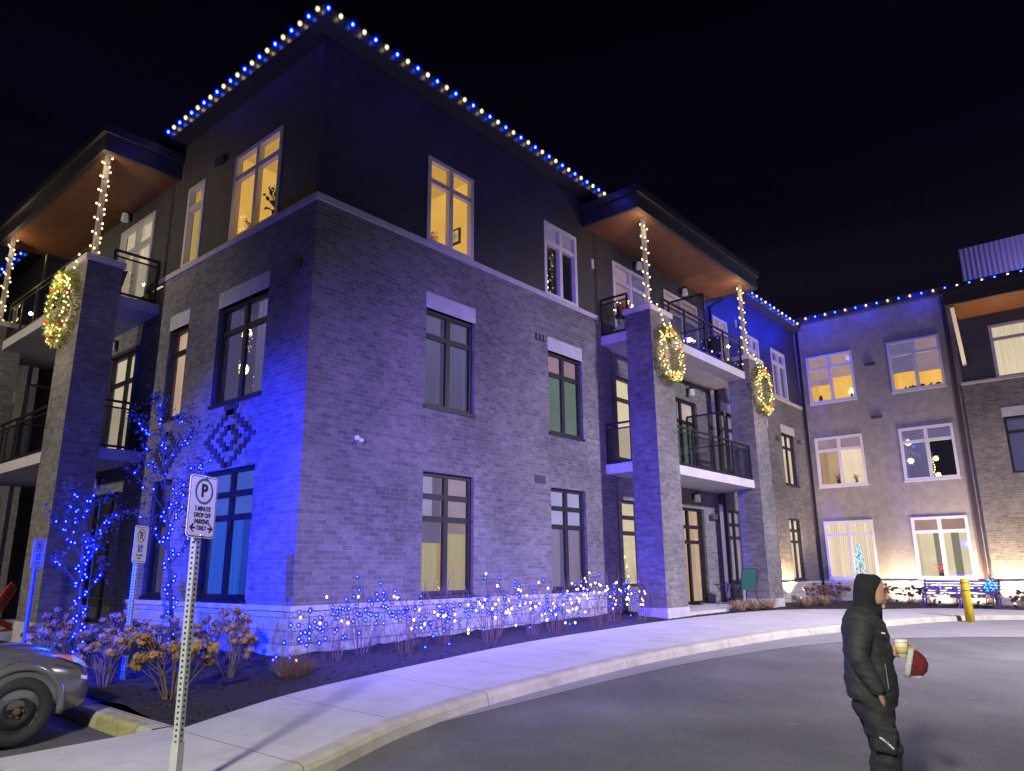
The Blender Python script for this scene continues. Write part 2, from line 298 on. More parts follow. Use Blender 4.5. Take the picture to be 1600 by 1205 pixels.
def strip(a,b,zf,n=260,m_=7,seg=None):
    A=resample(a,n);B=resample(b,n); mb=MB()
    for i in range(n):
        for j in range(m_):
            t=j/(m_-1); x=A[i][0]*(1-t)+B[i][0]*t; y=A[i][1]*(1-t)+B[i][1]*t; mb.v.append((x,y,zf(x,y)))
    mb.f=[(i*m_+j,(i+1)*m_+j,(i+1)*m_+j+1,i*m_+j+1) for i in range(n-1) for j in range(m_-1)]
    return mb
# align both outlines piecewise so the strip stays regular
def split(pl,x): return [p for p in pl if p[0]<=x],[p for p in pl if p[0]>=x]
mb=MB()
c1=[p for p in CURBS if p[0]<=-3.2]; c2=[p for p in CURBS if p[0]>=-3.3]
k=strip(c1+[c2[0]],[(-14,-2.78),(-3.12,-2.78)],walk,60); mb.add(k.v,k.f)
k=strip(c2,[(-3.12,-2.78)]+BEDS,walk,300); mb.add(k.v,k.f)
sw=mb.build('sidewalk',SIDEM,smooth=True); tag(sw,kind='structure')
cs=resample(CURBS,300); mb=MB(); rings=[]
for i,p in enumerate(cs):
    a=cs[max(0,i-1)]; b=cs[min(299,i+1)]; d=Vector((b[0]-a[0],b[1]-a[1])).normalized(); n=Vector((d.y,-d.x))
    prof=[(-.005,.003),(.13,.003),(.17,-.012),(.195,-.05),(.215,None)]
    ring=[]
    for o_,dz in prof:
        x=p[0]+n.x*o_; y=p[1]+n.y*o_
        ring.append((x,y,(walk(p[0],p[1])+dz) if dz is not None else road(x,y)-.03))
    rings.append(ring)
for i in range(299):
    pass
mb.v=[q for r_ in rings for q in r_]; mb.f=[(i*5+j,(i*5+j)+1,(i+1)*5+j+1,(i+1)*5+j)[::-1] for i in range(299) for j in range(4)]
tag(mb.build('curb',CURBM,smooth=False),kind='structure')
# concrete apron between the kerb and the asphalt
ap=[(-1,-4.36),(2.5,-4.5),(6.5,-5.05),(8.8,-5.6),(10.5,-6.1),(13,-7.6),(14.5,-10),(15,-14)]
cc=[p for p in CURBS if p[0]>-1.2]
k=strip(smooth_pl(ap),[(p[0],p[1]) for p in cc],lambda x,y:road(x,y)+.006,160,6)
tag(k.build('gutter_apron',APRM,smooth=True),kind='structure')
# parking kerb in front of the car
mb=MB()
ysb=frange(-2.76,13.5,50)
for a,b in zip(ysb,ysb[1:]):
    za,zb=walk(-3.2,a)+.004,walk(-3.2,b)+.004
    mb.add([(-3.36,a,-.05),(-3.34,a,za-.03),(-3.30,a,za),(-3.1,a,za),(-3.1,a,0),(-3.36,b,-.05),(-3.34,b,zb-.03),(-3.30,b,zb),(-3.1,b,zb),(-3.1,b,0)],[(0,5,6,1),(1,6,7,2),(2,7,8,3),(3,8,9,4)])
tag(mb.build('parking_kerb',CURBM),kind='structure')
mb=MB(); ysb=frange(-2.5,-1.55,6)
for a,b in zip(ysb,ysb[1:]):
    za,zb=walk(-3.2,a)+.004,walk(-3.2,b)+.004
    mb.add([(-3.364,a,-.04),(-3.345,a,za-.03),(-3.302,a,za+.004),(-3.2,a,za+.004),(-3.364,b,-.04),(-3.345,b,zb-.03),(-3.302,b,zb+.004),(-3.2,b,zb+.004)],[(0,4,5,1),(1,5,6,2),(2,6,7,3)])
tag(mb.build('yellow_kerb_paint',mat('yellow_paint',(.36,.34,.14),.8,noise=.25,nscale=14,coord='Object')),kind='structure')
# planting bed
def inside(px,py,poly):
    c=False; j=len(poly)-1
    for i in range(len(poly)):
        xi,yi=poly[i]; xj,yj=poly[j]
        if (yi>py)!=(yj>py) and px<(xj-xi)*(py-yi)/(yj-yi)+xi: c=not c
        j=i
    return c
POLY=BEDS+[(26,-14),(26,1),(1,1),(1,14),(-3.15,14)]
BP=resample(BEDS,120)
def bdist(x,y): return min(math.hypot(x-p[0],y-p[1]) for p in BP)
from mathutils import noise as mn
def bedz(x,y):
    d=bdist(x,y) if y<2 else 3
    if not inside(x,y,POLY): d=-d
    wall=max(0,min(1,(2.2-min(abs(x),9) )/2.2)) if y>0 else 0
    base=walk(x,y)
    t=max(0,min(1,d/1.2))
    z=base-.035 + .07*t + .05*mn.noise(Vector((x*1.3,y*1.3,0)))*t+ .03*mn.noise(Vector((x*7,y*7,3)))*max(t,.2)
    if d<0: z=base-.06
    return z
st=.13; gx=frange(-3.2,24.7,int(28/st)); gy=frange(-8,13.6,int(21.6/st)); mb=MB(); idx={}
zc={}
def gv(i,j):
    if (i,j) not in idx: idx[(i,j)]=len(mb.v); mb.v.append((gx[i],gy[j],bedz(gx[i],gy[j])))
    return idx[(i,j)]
for j in range(len(gy)-1):
    for i in range(len(gx)-1):
        x,y=gx[i],gy[j]
        if (x>.4 and y>.4): continue
        if x>22.2 and y<-8 : continue
        if inside(x,y,POLY) or (bdist(x,y)<.3 and x>-3.1): mb.f.append((gv(i,j),gv(i+1,j),gv(i+1,j+1),gv(i,j+1)))
tag(mb.build('planting_bed_soil',MULCH,smooth=True),kind='structure')
tag(MB().box((22.3,-14,.0),(24.6,-8.05,.3)).build('planting_bed_soil',MULCH),kind='structure')
# patio slabs
tag(MB().box((9.9,-1.55,.3),(16.3,0.05,.66)).build('patio',CONC),kind='structure')
tag(MB().box((-2.0,7.2,.1),(0.05,14,.55)).build('patio',CONC),kind='structure')
# loose bark
ch=MB()
for i in range(5200):
    x=random.uniform(-3.0,21); y=random.uniform(-3,3 if x<0 else -.1)
    if random.random()<.45: x=random.uniform(-3,2); y=random.uniform(-2.8,1.5)
    if (x>0 and y>-.05) or not inside(x,y,POLY) or bdist(x,y)<.05: continue
    ch.quad((x,y,bedz(x,y)+.008),(random.uniform(-.6,.6),random.uniform(-.6,.6),1),random.uniform(.012,.035),.4)
tag(ch.build('bark_chips',mat('bark',(.10,.07,.05),.9,color2=(.03,.02,.016),nscale=3)),'loose bark chips scattered over the dark planting bed','bark chips',kind='stuff')

# ------------------------------------------------------------------ building
B=thing('apartment_building','three storey grey brick and dark siding apartment building wrapping the courtyard','building')
def wall(name,axis,c,u0,u1,z0,z1,ops,material,dep=.16,parent=B,trim=None):
    """facade sheet with openings and reveals; axis 'y' faces -Y, axis 'x' faces -X"""
    us=sorted({u0,u1}|{a for o in ops for a in o[:2] if u0<a<u1}); zs=sorted({z0,z1}|{a for o in ops for a in o[2:4] if z0<a<z1})
    P_=(lambda u,d,z:(u,c+d,z)) if axis=='y' else (lambda u,d,z:(c+d,u,z))
    mb=MB()
    def q(a,b,c_,d_): mb.add([a,b,c_,d_],[(0,1,2,3)])
    for i in range(len(us)-1):
        for j in range(len(zs)-1):
            um,zm=(us[i]+us[i+1])/2,(zs[j]+zs[j+1])/2
            if any(o[0]<um<o[1] and o[2]<zm<o[3] for o in ops): continue
            q(P_(us[i],0,zs[j]),P_(us[i+1],0,zs[j]),P_(us[i+1],0,zs[j+1]),P_(us[i],0,zs[j+1]))
    for a,b,z_,t in [o[:4] for o in ops]:
        if t<=z0 or z_>=z1: continue
        z_=max(z_,z0); t=min(t,z1)
        q(P_(a,0,z_),P_(a,dep,z_),P_(a,dep,t),P_(a,0,t)); q(P_(b,0,z_),P_(b,dep,z_),P_(b,dep,t),P_(b,0,t))
        q(P_(a,0,t),P_(b,0,t),P_(b,dep,t),P_(a,dep,t)); q(P_(a,0,z_),P_(b,0,z_),P_(b,dep,z_),P_(a,dep,z_))
    o=mb.build(name,material,parent); bm=bmesh.new(); bm.from_mesh(o.data); bmesh.ops.remove_doubles(bm,verts=bm.verts,dist=1e-4); bm.to_mesh(o.data); bm.free(); return o
RM={}
def room_mats(kind):
    if kind in RM: return RM[kind]
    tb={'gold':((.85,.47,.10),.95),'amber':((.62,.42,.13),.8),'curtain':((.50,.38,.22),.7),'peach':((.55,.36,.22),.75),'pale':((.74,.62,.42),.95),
        'dim':((.075,.065,.15),1),'dark':((.010,.009,.016),1),'violet':((.13,.115,.25),1),'green':((.17,.24,.20),.8),'blue':((.02,.05,.45),.9),'reflected_blue':((.02,.06,.50),1)}
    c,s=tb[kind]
    RM[kind]=[emis('room_'+kind+n_,c,s*f_,vary=.12,nscale=1.1) for n_,f_ in(('_wall',1),('_side',.82),('_ceiling',.62))]  # shading of sides and ceiling is put into the emission strengths
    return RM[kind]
CUR={k:emis('curtain_'+k,c,s,vary=.3,nscale=1,stretch=(16,.25,1)) for k,c,s in[('warm',(.74,.58,.42),1),('cream',(.66,.55,.38),1.05),('dim',(.10,.092,.20),1),('grey',(.24,.20,.32),.9),('peach',(.55,.37,.26),.9),('olive',(.42,.36,.24),.9),('blue',(.03,.11,.75),.8)]}  # curtains carry their own glow in place of light from the room
BLI={k:emis('blind_or_reflection_'+k,c,1,vary=.1,nscale=2) for k,c in[('grey',(.26,.18,.22)),('dim',(.13,.11,.21)),('lilac_reflection',(.36,.34,.60)),('blue_reflection',(.05,.10,.55)),('pale',(.48,.38,.40)),('blush',(.36,.23,.20))]}  # blinds glow by themselves; some tints imitate reflections on the panes
def window(axis,c,u0,u1,z0,z1,frame='dark',n=2,trans=(.27,),room='dim',curtain=None,blind_or_reflection=None,dep=.11,lintel=False,label=None,sill=False,deep=2.2,flush=0):
    P_=(lambda u,d,z:(u,c+d,z)) if axis=='y' else (lambda u,d,z:(c+d,u,z))
    fm=BRONZE if frame=='dark' else WHITEF
    lo,hi=min(u0,u1),max(u0,u1); mb=MB(); t=.075; d0,d1=dep-.03,dep+.05
    if frame=='white': t=.095; d0=-.025
    def bx(a,b,z_,zz,e0=d0,e1=d1): mb.box(P_(a,e0,z_),P_(b,e1,zz))
    bx(lo,lo+t,z0,z1); bx(hi-t,hi,z0,z1); bx(lo+t,hi-t,z1-t,z1); bx(lo+t,hi-t,z0,z0+t)
    cells=[(lo+t,hi-t)]
    if n==2:
        mdl=(lo+hi)/2; bx(mdl-.06,mdl+.06,z0+t,z1-t,d0+.012)
    for tr in trans:
        zt=z1-tr*(z1-z0); 
        if n==2: bx(lo+t,(lo+hi)/2-.06,zt-.055,zt+.055,d0+.02); bx((lo+hi)/2+.06,hi-t,zt-.055,zt+.055,d0+.02)
        else: bx(lo+t,hi-t,zt-.055,zt+.055,d0+.02)
    o=mb.build('window',fm,B)
    if label: o['label']=label
    g=MB(); g.add([P_(lo+t,dep+.01,z0+t),P_(hi-t,dep+.01,z0+t),P_(hi-t,dep+.01,z1-t),P_(lo+t,dep+.01,z1-t)],[(0,1,2,3)]); g.build('pane',GLASS,o)
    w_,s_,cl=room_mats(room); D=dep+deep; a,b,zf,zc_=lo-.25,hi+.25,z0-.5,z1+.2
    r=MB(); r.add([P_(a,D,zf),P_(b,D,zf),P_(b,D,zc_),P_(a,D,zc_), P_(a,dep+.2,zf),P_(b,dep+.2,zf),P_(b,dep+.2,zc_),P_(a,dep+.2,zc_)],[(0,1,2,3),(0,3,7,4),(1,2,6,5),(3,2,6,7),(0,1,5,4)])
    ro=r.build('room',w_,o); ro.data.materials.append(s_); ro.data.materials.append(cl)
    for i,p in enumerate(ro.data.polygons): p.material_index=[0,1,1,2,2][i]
    if curtain:
        kind,spans=curtain
        for f0,f1 in spans:
            m_=MB(); ca,cb=lo+(hi-lo)*f0,lo+(hi-lo)*f1; k=max(6,int((cb-ca)*60)); vs=[];fs=[]
            for i in range(k+1):
                u=ca+(cb-ca)*i/k; dd=dep+.16+.035*math.sin(i*1.3)+.012*math.sin(i*.53)
                vs+=[P_(u,dd,z0+.02),P_(u,dd,z1-.05)]
            fs=[(2*i,2*i+2,2*i+3,2*i+1) for i in range(k)]
            m_.add(vs,fs); m_.build('curtain',CUR[kind],o)
    if blind_or_reflection:
        for (f0,f1,zz,kind) in blind_or_reflection:
            MB().box(P_(lo+(hi-lo)*f0,dep+.08,z1-(z1-z0)*zz),P_(lo+(hi-lo)*f1,dep+.095,z1-.03)).build('blind_or_reflection',BLI[kind],o)
    if lintel: MB().box(P_(lo-.02,-.012,z1),P_(hi+.02,.08,z1+.34)).build('lintel',TRIM,o)
    if sill: MB().box(P_(lo-.03,-.03,z0-.06),P_(hi+.03,.1,z0)).build('sill',BRONZE if frame=='dark' else WHITEF,o)
    return o
XA,XB=9.57,15.95; ZB=8.27; XW=24.6
H1,H2,H3=(1.25,3.57),(4.88,6.92),(8.39,10.42)
TR1=(.20,.385)
# ---- front (faces -Y)
fr_r=[ (2.72,4.14),(6.75,8.16)]
ops=[(a,b,*h) for a,b in fr_r for h in(H1,H2)]
wall('brick_wall','y',0,0,XA,1.16,ZB,ops,BR)
wall('stone_base','y',-.03,-.03,XA,-.2,1.10,[],STONE)
MB().box((-.07,-.07,1.10),(XA,.02,1.18)).build('base_ledge',TRIM,B)
bay=[(10.0,11.8,1.25,3.5),(12.95,14.82,.68,3.5),(10.0,11.8,4.6,6.95),(12.95,14.82,4.35,6.92)]
wall('brick_wall','y',.12,XA,XB,.2,ZB,bay,BR)
MB().add([(XA,0,.2),(XA,.12,.2),(XA,.12,ZB),(XA,0,ZB)],[(0,1,2,3)]).build('brick_wall',BR,B)
far=[(16.3,17.6,*H1),(19.15,20.5,*H1),(21.75,23.1,*H1),(16.4,17.7,*H2),(19.2,20.5,*H2),(21.85,23.3,*H2)]
wall('brick_wall','y',0,XB,XW,1.16,ZB,far,BR)
wall('stone_base','y',-.03,XB,XW,-.2,1.10,[],STONE)
MB().box((XB,-.07,1.10),(XW-.03,.02,1.18)).build('base_ledge',TRIM,B)
b3=[(2.72,4.14,*H3),(6.75,8.16,*H3),(9.95,11.9,7.86,10.36),(12.92,15.2,7.86,10.36),(16.3,17.6,*H3),(19.15,20.45,*H3),(21.7,23.2,*H3)]
wall('dark_siding_wall','y',.06,.06,XW,ZB,11.76,b3,SID)
for a,b in((-.04,8.98),(16.2,XW-.03)): MB().box((a,-.04,8.25),(b,.06,8.375)).build('stone_band',TRIM,B)
# ---- side (faces -X)
sd=[(1.42,3.25,*H1),(4.55,5.42,*H1),(1.42,3.27,*H2),(4.55,5.42,*H2),(7.15,9.0,.62,3.5),(7.15,9.0,4.35,6.98),(11.0,12.5,.62,3.5),(11.0,12.5,4.6,6.92)]
wall('brick_wall','x',0,0,6.05,1.16,ZB,sd,BR); wall('brick_wall','x',.12,6.05,15,.2,ZB,sd,BR)
MB().add([(0,6.05,.2),(.12,6.05,.2),(.12,6.05,ZB),(0,6.05,ZB)],[(0,1,2,3)]).build('brick_wall',BR,B)
wall('brick_wall','x',0,15,24,.2,ZB,[(16,17.5,*H1),(16,17.5,*H2)],BR)
wall('stone_base','x',-.03,-.03,6.05,-.2,1.10,[],STONE)
MB().box((-.07,.02,1.10),(.02,6.05,1.18)).build('base_ledge',TRIM,B)
wall('dark_siding_wall','x',.06,.06,24,ZB,11.76,[(1.42,3.25,*H3),(4.55,5.35,*H3),(7.1,9.1,7.86,10.5),(11.0,12.6,7.86,10.4)],SID)
MB().box((-.04,.06,8.25),(.06,6.25,8.375)).build('stone_band',TRIM,B)
# ---- wing (faces -X)
wops=[(a,b,*h) for a,b in((-2.25,-.37),(-5.48,-3.6)) for h in((1.25,3.52),(4.92,6.97),(8.44,10.5))]
wall('wing_siding_wall','x',XW,-6.03,.07,1.16,12.0,wops,SIDW)
wall('stone_base','x',XW-.03,-5.95,-.03,-.2,1.10,[],STONE)
MB().box((XW-.07,-5.95,1.10),(XW+.02,-.02,1.18)).build('base_ledge',TRIM,B)
XP=24.45
wall('brick_wall','x',XP,-15,-6.02,1.16,8.3,[(-8.9,-7.12,4.9,6.93),(-9.2,-7.45,1.25,3.57)],BR)
wall('stone_base','x',XP-.03,-15,-6.02,-.2,1.10,[],STONE)
MB().box((XP-.07,-15,1.10),(XP+.02,-6.02,1.18)).build('base_ledge',TRIM,B)
MB().box((XP-.05,-15,8.3),(XW+.1,-6.0,8.4)).build('stone_band',TRIM,B)
MB().box((XP,-6.02,.1),(XW+.1,-6.018,8.3)).build('brick_wall',BR,B)
wall('dark_siding_wall','x',XW+.02,-15,-5.95,8.3,12.0,[(-8.35,-7.12,8.4,10.45)],SID)
# corner boards and downspouts
MB().box((.02,.02,8.38),(.10,.10,11.76)).build('corner_board',SID,B)
dsp=MB(); dsp.box((16.0,-.10,.5),(16.1,-.01,10.6)); dsp.bar((16.05,-.06,10.58),(16.5,-.35,10.95),.08); dsp.build('downspout',BLACK,B)
dsp=MB(); dsp.box((XW-.09,-5.86,.4),(XW-.01,-5.72,11.95)); dsp.build('downspout',mat('brown_downspout',(.05,.03,.03),.5),B)
dsp=MB(); dsp.box((XW-.09,-.16,.4),(XW-.01,-.06,11.9)); dsp.build('downspout',BLACK,B)
# roofs and eaves
mb=MB(); EO=.35
mb.box((-EO+.03,-EO+.03,11.76),(40,30,11.84)); mb.build('eave_soffit',FASC,B)
mb=MB(); mb.box((-EO,-EO,11.74),(24.25,-EO+.04,12.02)); mb.box((-EO,-EO+.04,11.74),(-EO+.04,26,12.02)); mb.build('fascia',FASC,B)
MB().box((-EO+.05,-EO+.05,11.9),(40,30,12.05)).build('roof',ROOFM,B)
mb=MB(); mb.box((24.25,-15,12.0),(40,-.36,12.06)); mb.build('eave_soffit',FASC,B)
mb=MB(); mb.box((24.21,-15,11.97),(24.25,-.3,12.24)); mb.build('fascia',FASC,B)
MB().box((24.3,-15,12.1),(40,-.4,12.2)).build('roof',ROOFM,B)
PENT=mat('corrugated_metal',(.60,.59,.62),.5,coord='UV')
_nt=PENT.node_tree; _b=_nt.nodes['Principled BSDF']; _tc=_nt.nodes.new('ShaderNodeTexCoord'); _w=_nt.nodes.new('ShaderNodeTexWave'); _w.inputs['Scale'].default_value=1.6; _nt.links.new(_tc.outputs['UV'],_w.inputs[0]); _bp=_nt.nodes.new('ShaderNodeBump'); _bp.inputs['Distance'].default_value=.05; _nt.links.new(_w.outputs['Fac'],_bp.inputs['Height']); _nt.links.new(_bp.outputs[0],_b.inputs['Normal'])
MB().box((30,-16,12.1),(38,-5.94,15.75)).build('rooftop_penthouse',PENT,B)
# ---- windows, front
window('y',0,2.72,4.14,*H1,trans=TR1,room='peach',curtain=('olive',[(.0,.46),(.56,1)]),blind_or_reflection=[(.03,.3,.37,'lilac_reflection'),(.53,.97,.37,'lilac_reflection'),(.3,.47,.37,'dim'),(0,.47,.58,'dim'),(.53,1,.5,'grey')],sill=True,label='tall window with warm light behind its lower panes')  # top panels imitate violet reflections on the panes
window('y',0,6.75,8.16,*H1,trans=TR1,room='violet',curtain=('grey',[(0,.45),(.7,1)]),blind_or_reflection=[(0,1,.38,'lilac_reflection')],sill=True)
window('y',0,2.72,4.14,*H2,room='dim',curtain=('dim',[(0,.46),(.54,1)]),lintel=True,sill=True)
window('y',0,6.75,8.16,*H2,room='green',curtain=('grey',[(0,.1)]),blind_or_reflection=[(0,1,.24,'grey')],lintel=True,sill=True,label='window showing a pale green room')
window('y',.06,2.72,4.14,*H3,frame='white',room='gold',dep=.05,label='white framed window glowing gold')
window('y',.06,6.75,8.16,*H3,frame='white',room='dark',curtain=('grey',[(0.02,.2)]),blind_or_reflection=[(0,1,.2,'dim')],dep=.05)
window('y',.12,10.0,11.8,1.25,3.5,trans=TR1,room='pale'); window('y',.12,10.0,11.8,4.6,6.95,room='pale',curtain=('cream',[(0,1)]))
window('y',.12,12.95,14.82,.68,3.5,trans=(.2,.36),room='dark',curtain=('peach',[(.55,1)]),label='dark framed patio door')
window('y',.12,12.95,14.82,4.35,6.92,room='green',blind_or_reflection=[(.5,1,.25,'pale')])
window('y',.06,9.95,11.9,7.86,10.36,frame='white',room='violet',trans=(.22,),blind_or_reflection=[(0,.5,.5,'grey')],dep=.05)
window('y',.06,12.92,15.2,7.86,10.36,frame='white',room='violet',curtain=('grey',[(0,.5)]),blind_or_reflection=[(0,1,.25,'blush')],dep=.05)
window('y',0,16.3,17.6,*H1,trans=TR1,room='violet',curtain=('grey',[(0,.4),(.6,1)]),sill=True)
window('y',0,19.15,20.5,*H1,trans=TR1,room='dark',sill=True); window('y',0,21.75,23.1,*H1,trans=TR1,room='pale',curtain=('cream',[(0,1)]),sill=True)
window('y',0,16.4,17.7,*H2,room='violet',curtain=('grey',[(0,1)]),lintel=True,sill=True); window('y',0,19.2,20.5,*H2,room='dark',lintel=True,sill=True)
window('y',0,21.85,23.3,*H2,room='pale',curtain=('cream',[(0,1)]),lintel=True,sill=True)
window('y',.06,16.3,17.6,*H3,frame='white',room='peach',dep=.05,blind_or_reflection=[(0,1,.9,'blush')]); window('y',.06,19.15,20.45,*H3,frame='white',room='violet',dep=.05); window('y',.06,21.7,23.2,*H3,frame='white',room='dim',dep=.05,curtain=('grey',[(0,.2)]))
# ---- windows, side
window('x',0,1.42,3.25,*H1,trans=TR1,room='reflected_blue',curtain=('blue',[(.42,.95)]),blind_or_reflection=[(0,1,.36,'blue_reflection')],sill=True); window('x',0,4.55,5.42,*H1,trans=TR1,n=1,room='dim',sill=True)  # blue reflections on the panes put into room, curtain and top panel colours
window('x',0,1.42,3.27,*H2,room='dim',curtain=('dim',[(0,.4)]),lintel=True,sill=True); window('x',0,4.55,5.42,*H2,n=1,room='peach',curtain=('peach',[(0,1)]),lintel=True,sill=True)
window('x',.06,1.42,3.25,*H3,frame='white',room='gold',dep=.05,label='white framed window lit golden beside the building corner'); window('x',.06,4.55,5.35,*H3,frame='white',n=1,room='amber',dep=.05)
window('x',.12,7.15,9.0,.62,3.5,trans=(.2,.36),room='dark'); window('x',.12,7.15,9.0,4.35,6.98,room='pale',curtain=('cream',[(0,.3)]),label='balcony door lit pale yellow')
window('x',.06,7.1,9.1,7.86,10.5,frame='white',room='pale',dep=.05,curtain=('cream',[(0,.5)])); window('x',.06,11.0,12.6,7.86,10.4,frame='white',room='violet',dep=.05)
window('x',.12,11.0,12.5,.62,3.5,room='reflected_blue'); window('x',.12,11.0,12.5,4.6,6.92,room='dim',lintel=True)
window('x',0,16,17.5,*H1,room='dark'); window('x',0,16,17.5,*H2,room='dark',lintel=True)
# ---- windows, wing
wk=dict(frame='white',dep=.05,sill=True)
window('x',XW,-2.25,-.37,1.25,3.52,room='amber',trans=(.24,),curtain=('warm',[(0,1)]),label='wing window with closed warm curtains',**wk)
window('x',XW,-5.48,-3.6,1.25,3.52,room='pale',trans=(.24,),blind_or_reflection=[(0,1,.24,'blush')],label='wing window showing a bright hallway',**wk)
window('x',XW,-2.25,-.37,4.92,6.97,room='peach',curtain=('warm',[(0,.55)]),blind_or_reflection=[(0,1,.27,'grey')],**wk)
window('x',XW,-5.48,-3.6,4.92,6.97,room='dark',curtain=('dim',[(.5,1)]),blind_or_reflection=[(0,1,.27,'dim')],**wk)
window('x',XW,-2.25,-.37,8.44,10.5,room='gold',blind_or_reflection=[(0,1,.5,'blush'),(.5,1,.62,'grey')],**wk)
window('x',XW,-5.48,-3.6,8.44,10.5,room='gold',blind_or_reflection=[(0,.5,.66,'grey'),(.5,1,.62,'dim')],**wk)
window('x',XP,-8.9,-7.12,4.9,6.93,room='dim',n=1,lintel=True); window('x',XP,-9.2,-7.45,1.25,3.57,room='pale',trans=TR1,curtain=('cream',[(0,1)]))
window('x',XW+.02,-8.35,-7.12,8.4,10.45,frame='white',n=1,room='pale',curtain=('cream',[(0,1)]),dep=.05)
# furniture seen through the lit wing windows: doors of the hallway
mb=MB()
for y in(-4.15,-4.75): mb.box((XW+1.4,y-.13,.7),(XW+1.45,y+.13,3.0))
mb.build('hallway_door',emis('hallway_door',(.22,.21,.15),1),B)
mb=MB(); mb.box((.12+2.0,7.6,4.9),(.12+2.05,8.6,6.4)); 
# dark framed picture on the gold room's wall
pic=MB(); pic.box((4.33,.66,9.12),(4.36,.97,9.52)); pc=pic.build('framed_picture',emis('picture_frame',(.05,.025,.01),1),B)
MB().box((4.31,.66+.06,9.12+.06),(4.329,.97-.06,9.52-.06)).build('print',emis('picture_print',(.42,.30,.10),1,vary=.6,nscale=5),pc)
# ---- brick diamonds on the side wall
mb=MB()
def dia(cy,cz,hw,hh,rows):
    for i in range(-rows,rows+1):
        z=cz+i*.1; w_=hw*(1-abs(i)/(rows+.5))
        for s in(-1,1): mb.box((-.022,cy+s*w_-.11,z-.045),(.01,cy+s*w_+.11,z+.045))
dia(2.42,4.15,.82,.6,5); dia(2.42,4.15,.34,.25,2)
for k,(dy) in enumerate((.0,.25,.0)): mb.box((-.022,2.42-.13-dy/2,4.85-.1*k-.045),(.01,2.42+.13+dy/2,4.85-.1*k+.045))
mb.build('brick_diamond',mat('dark_brick',(.03,.028,.03),.8),B); mb=MB()
dia(4.95,4.15,.5,.5,4); dia(4.95,4.15,.15,.2,1)
mb.build('brick_diamond',mat('dark_brick',(.03,.028,.03),.8),B)
# vents, flood camera
vm=mat('vent_metal',(.06,.07,.075),.5)
def vent(P0,P1,ax):
    m_=MB(); m_.box(P0,P1)
    n=5
    for i in range(n):
        z=P0[2]+(P1[2]-P0[2])*(i+.5)/n
        if ax=='y': m_.box((P0[0]+.02,P0[1]-.012,z-.008),(P1[0]-.02,P0[1],z+.008))
        else: m_.box((P0[0]-.012,P0[1]+.02,z-.008),(P0[0],P1[1]-.02,z+.008))
    m_.build('vent',vm,B)
for x,z in((6.35,3.72),(6.45,7.16),(23.75,6.75),(21.4,6.6),(15.3,3.3)): vent((x-.19,-.02,z-.09),(x+.19,.02,z+.09),'y')
for y,z in((.55,7.1),(3.9,10.6)): vent((-.02,y-.19,z-.09),(.02,y+.19,z+.09),'x')
for y,z in((-2.9,9.75),(-2.9,7.55)): vent((XW-.02,y-.2,z-.06),(XW+.02,y+.2,z+.06),'x')
for x,y in((8.9,9.9),(18.4,10.6)): MB().box((x-.06,.02,y-.14),(x+.06,.055,y+.14)).build('vent',TRIM,B)
fc=MB(); fc.box((1.06,-.03,3.97),(1.14,0,4.04)); fc.tube([(1.1,-.03,4.0),(1.1,-.07,3.99),(1.1,-.12,3.97)],.015,8); fc.ball((1.12,-.12,3.95),.045,10,6,(1,1,.8)); fc.build('security_camera',mat('camera_white',(.75,.75,.75),.4),B,smooth=False)
lg=MB()
for x in(6.30,6.44,6.56): lg.box((x-.02,-.05,7.1),(x+.02,-.02,7.24))
lg.build('vent',mat('bare_metal',(.5,.5,.4),.3,metal=1),B)

# ---- balconies
def column(x0,y0,x1,y1,zb,base_pad=True):
    o=MB().box((x0,y0,zb),(x1,y1,8.24)).build('column',BRC,B)
    MB().box((x0-.05,y0-.05,8.24),(x1+.05,y1+.05,8.38)).build('cap',TRIM,o)
    MB().box((x0-.02,y0-.02,zb),(x1+.02,y1+.02,.80)).build('plinth',TRIM,o)
column(9.08,-1.57,10.15,-.82,.2); column(15.3,-1.57,16.35,-.82,.2)
column(-1.70,5.88,-.98,7.0,.1); column(-1.70,12.3,-.98,13.4,.1)
def slab(a,b,z0,z1): return MB().box((a[0],a[1],z0),(b[0],b[1],z1)).build('balcony_slab',CONC,B,bevel=.01)
def rail(segs,zt,parent,h=1.06,posts=4):
    f_=MB(); g_=MB()
    for a,b in segs:
        a=Vector((*a,0)); b=Vector((*b,0)); L_=(b-a).length; n=max(1,round(L_/1.15)); d=(b-a)/n
        f_.bar(a+Vector((0,0,zt+h)),b+Vector((0,0,zt+h)),.05,.05); f_.bar(a+Vector((0,0,zt+h-.14)),b+Vector((0,0,zt+h-.14)),.03,.035); f_.bar(a+Vector((0,0,zt+.06)),b+Vector((0,0,zt+.06)),.04,.05)
        for i in range(n+1):
            p=a+d*i; f_.box((p.x-.025,p.y-.025,zt+.004),(p.x+.025,p.y+.025,zt+h-.02))
        nrm=Vector((d.y,-d.x,0)).normalized()*.004
        for i in range(n):
            p=a+d*i+d*.03; q=a+d*(i+1)-d*.03; g_.add([p+Vector((0,0,zt+.09)),q+Vector((0,0,zt+.09)),q+Vector((0,0,zt+h-.16)),p+Vector((0,0,zt+h-.16))],[(0,1,2,3)])
    o=f_.build('railing',BLACK,parent); g_.build('glass_panel',RGLASS,parent)
    return o
DIV=mat('frosted_divider',(.30,.34,.34),.6); 
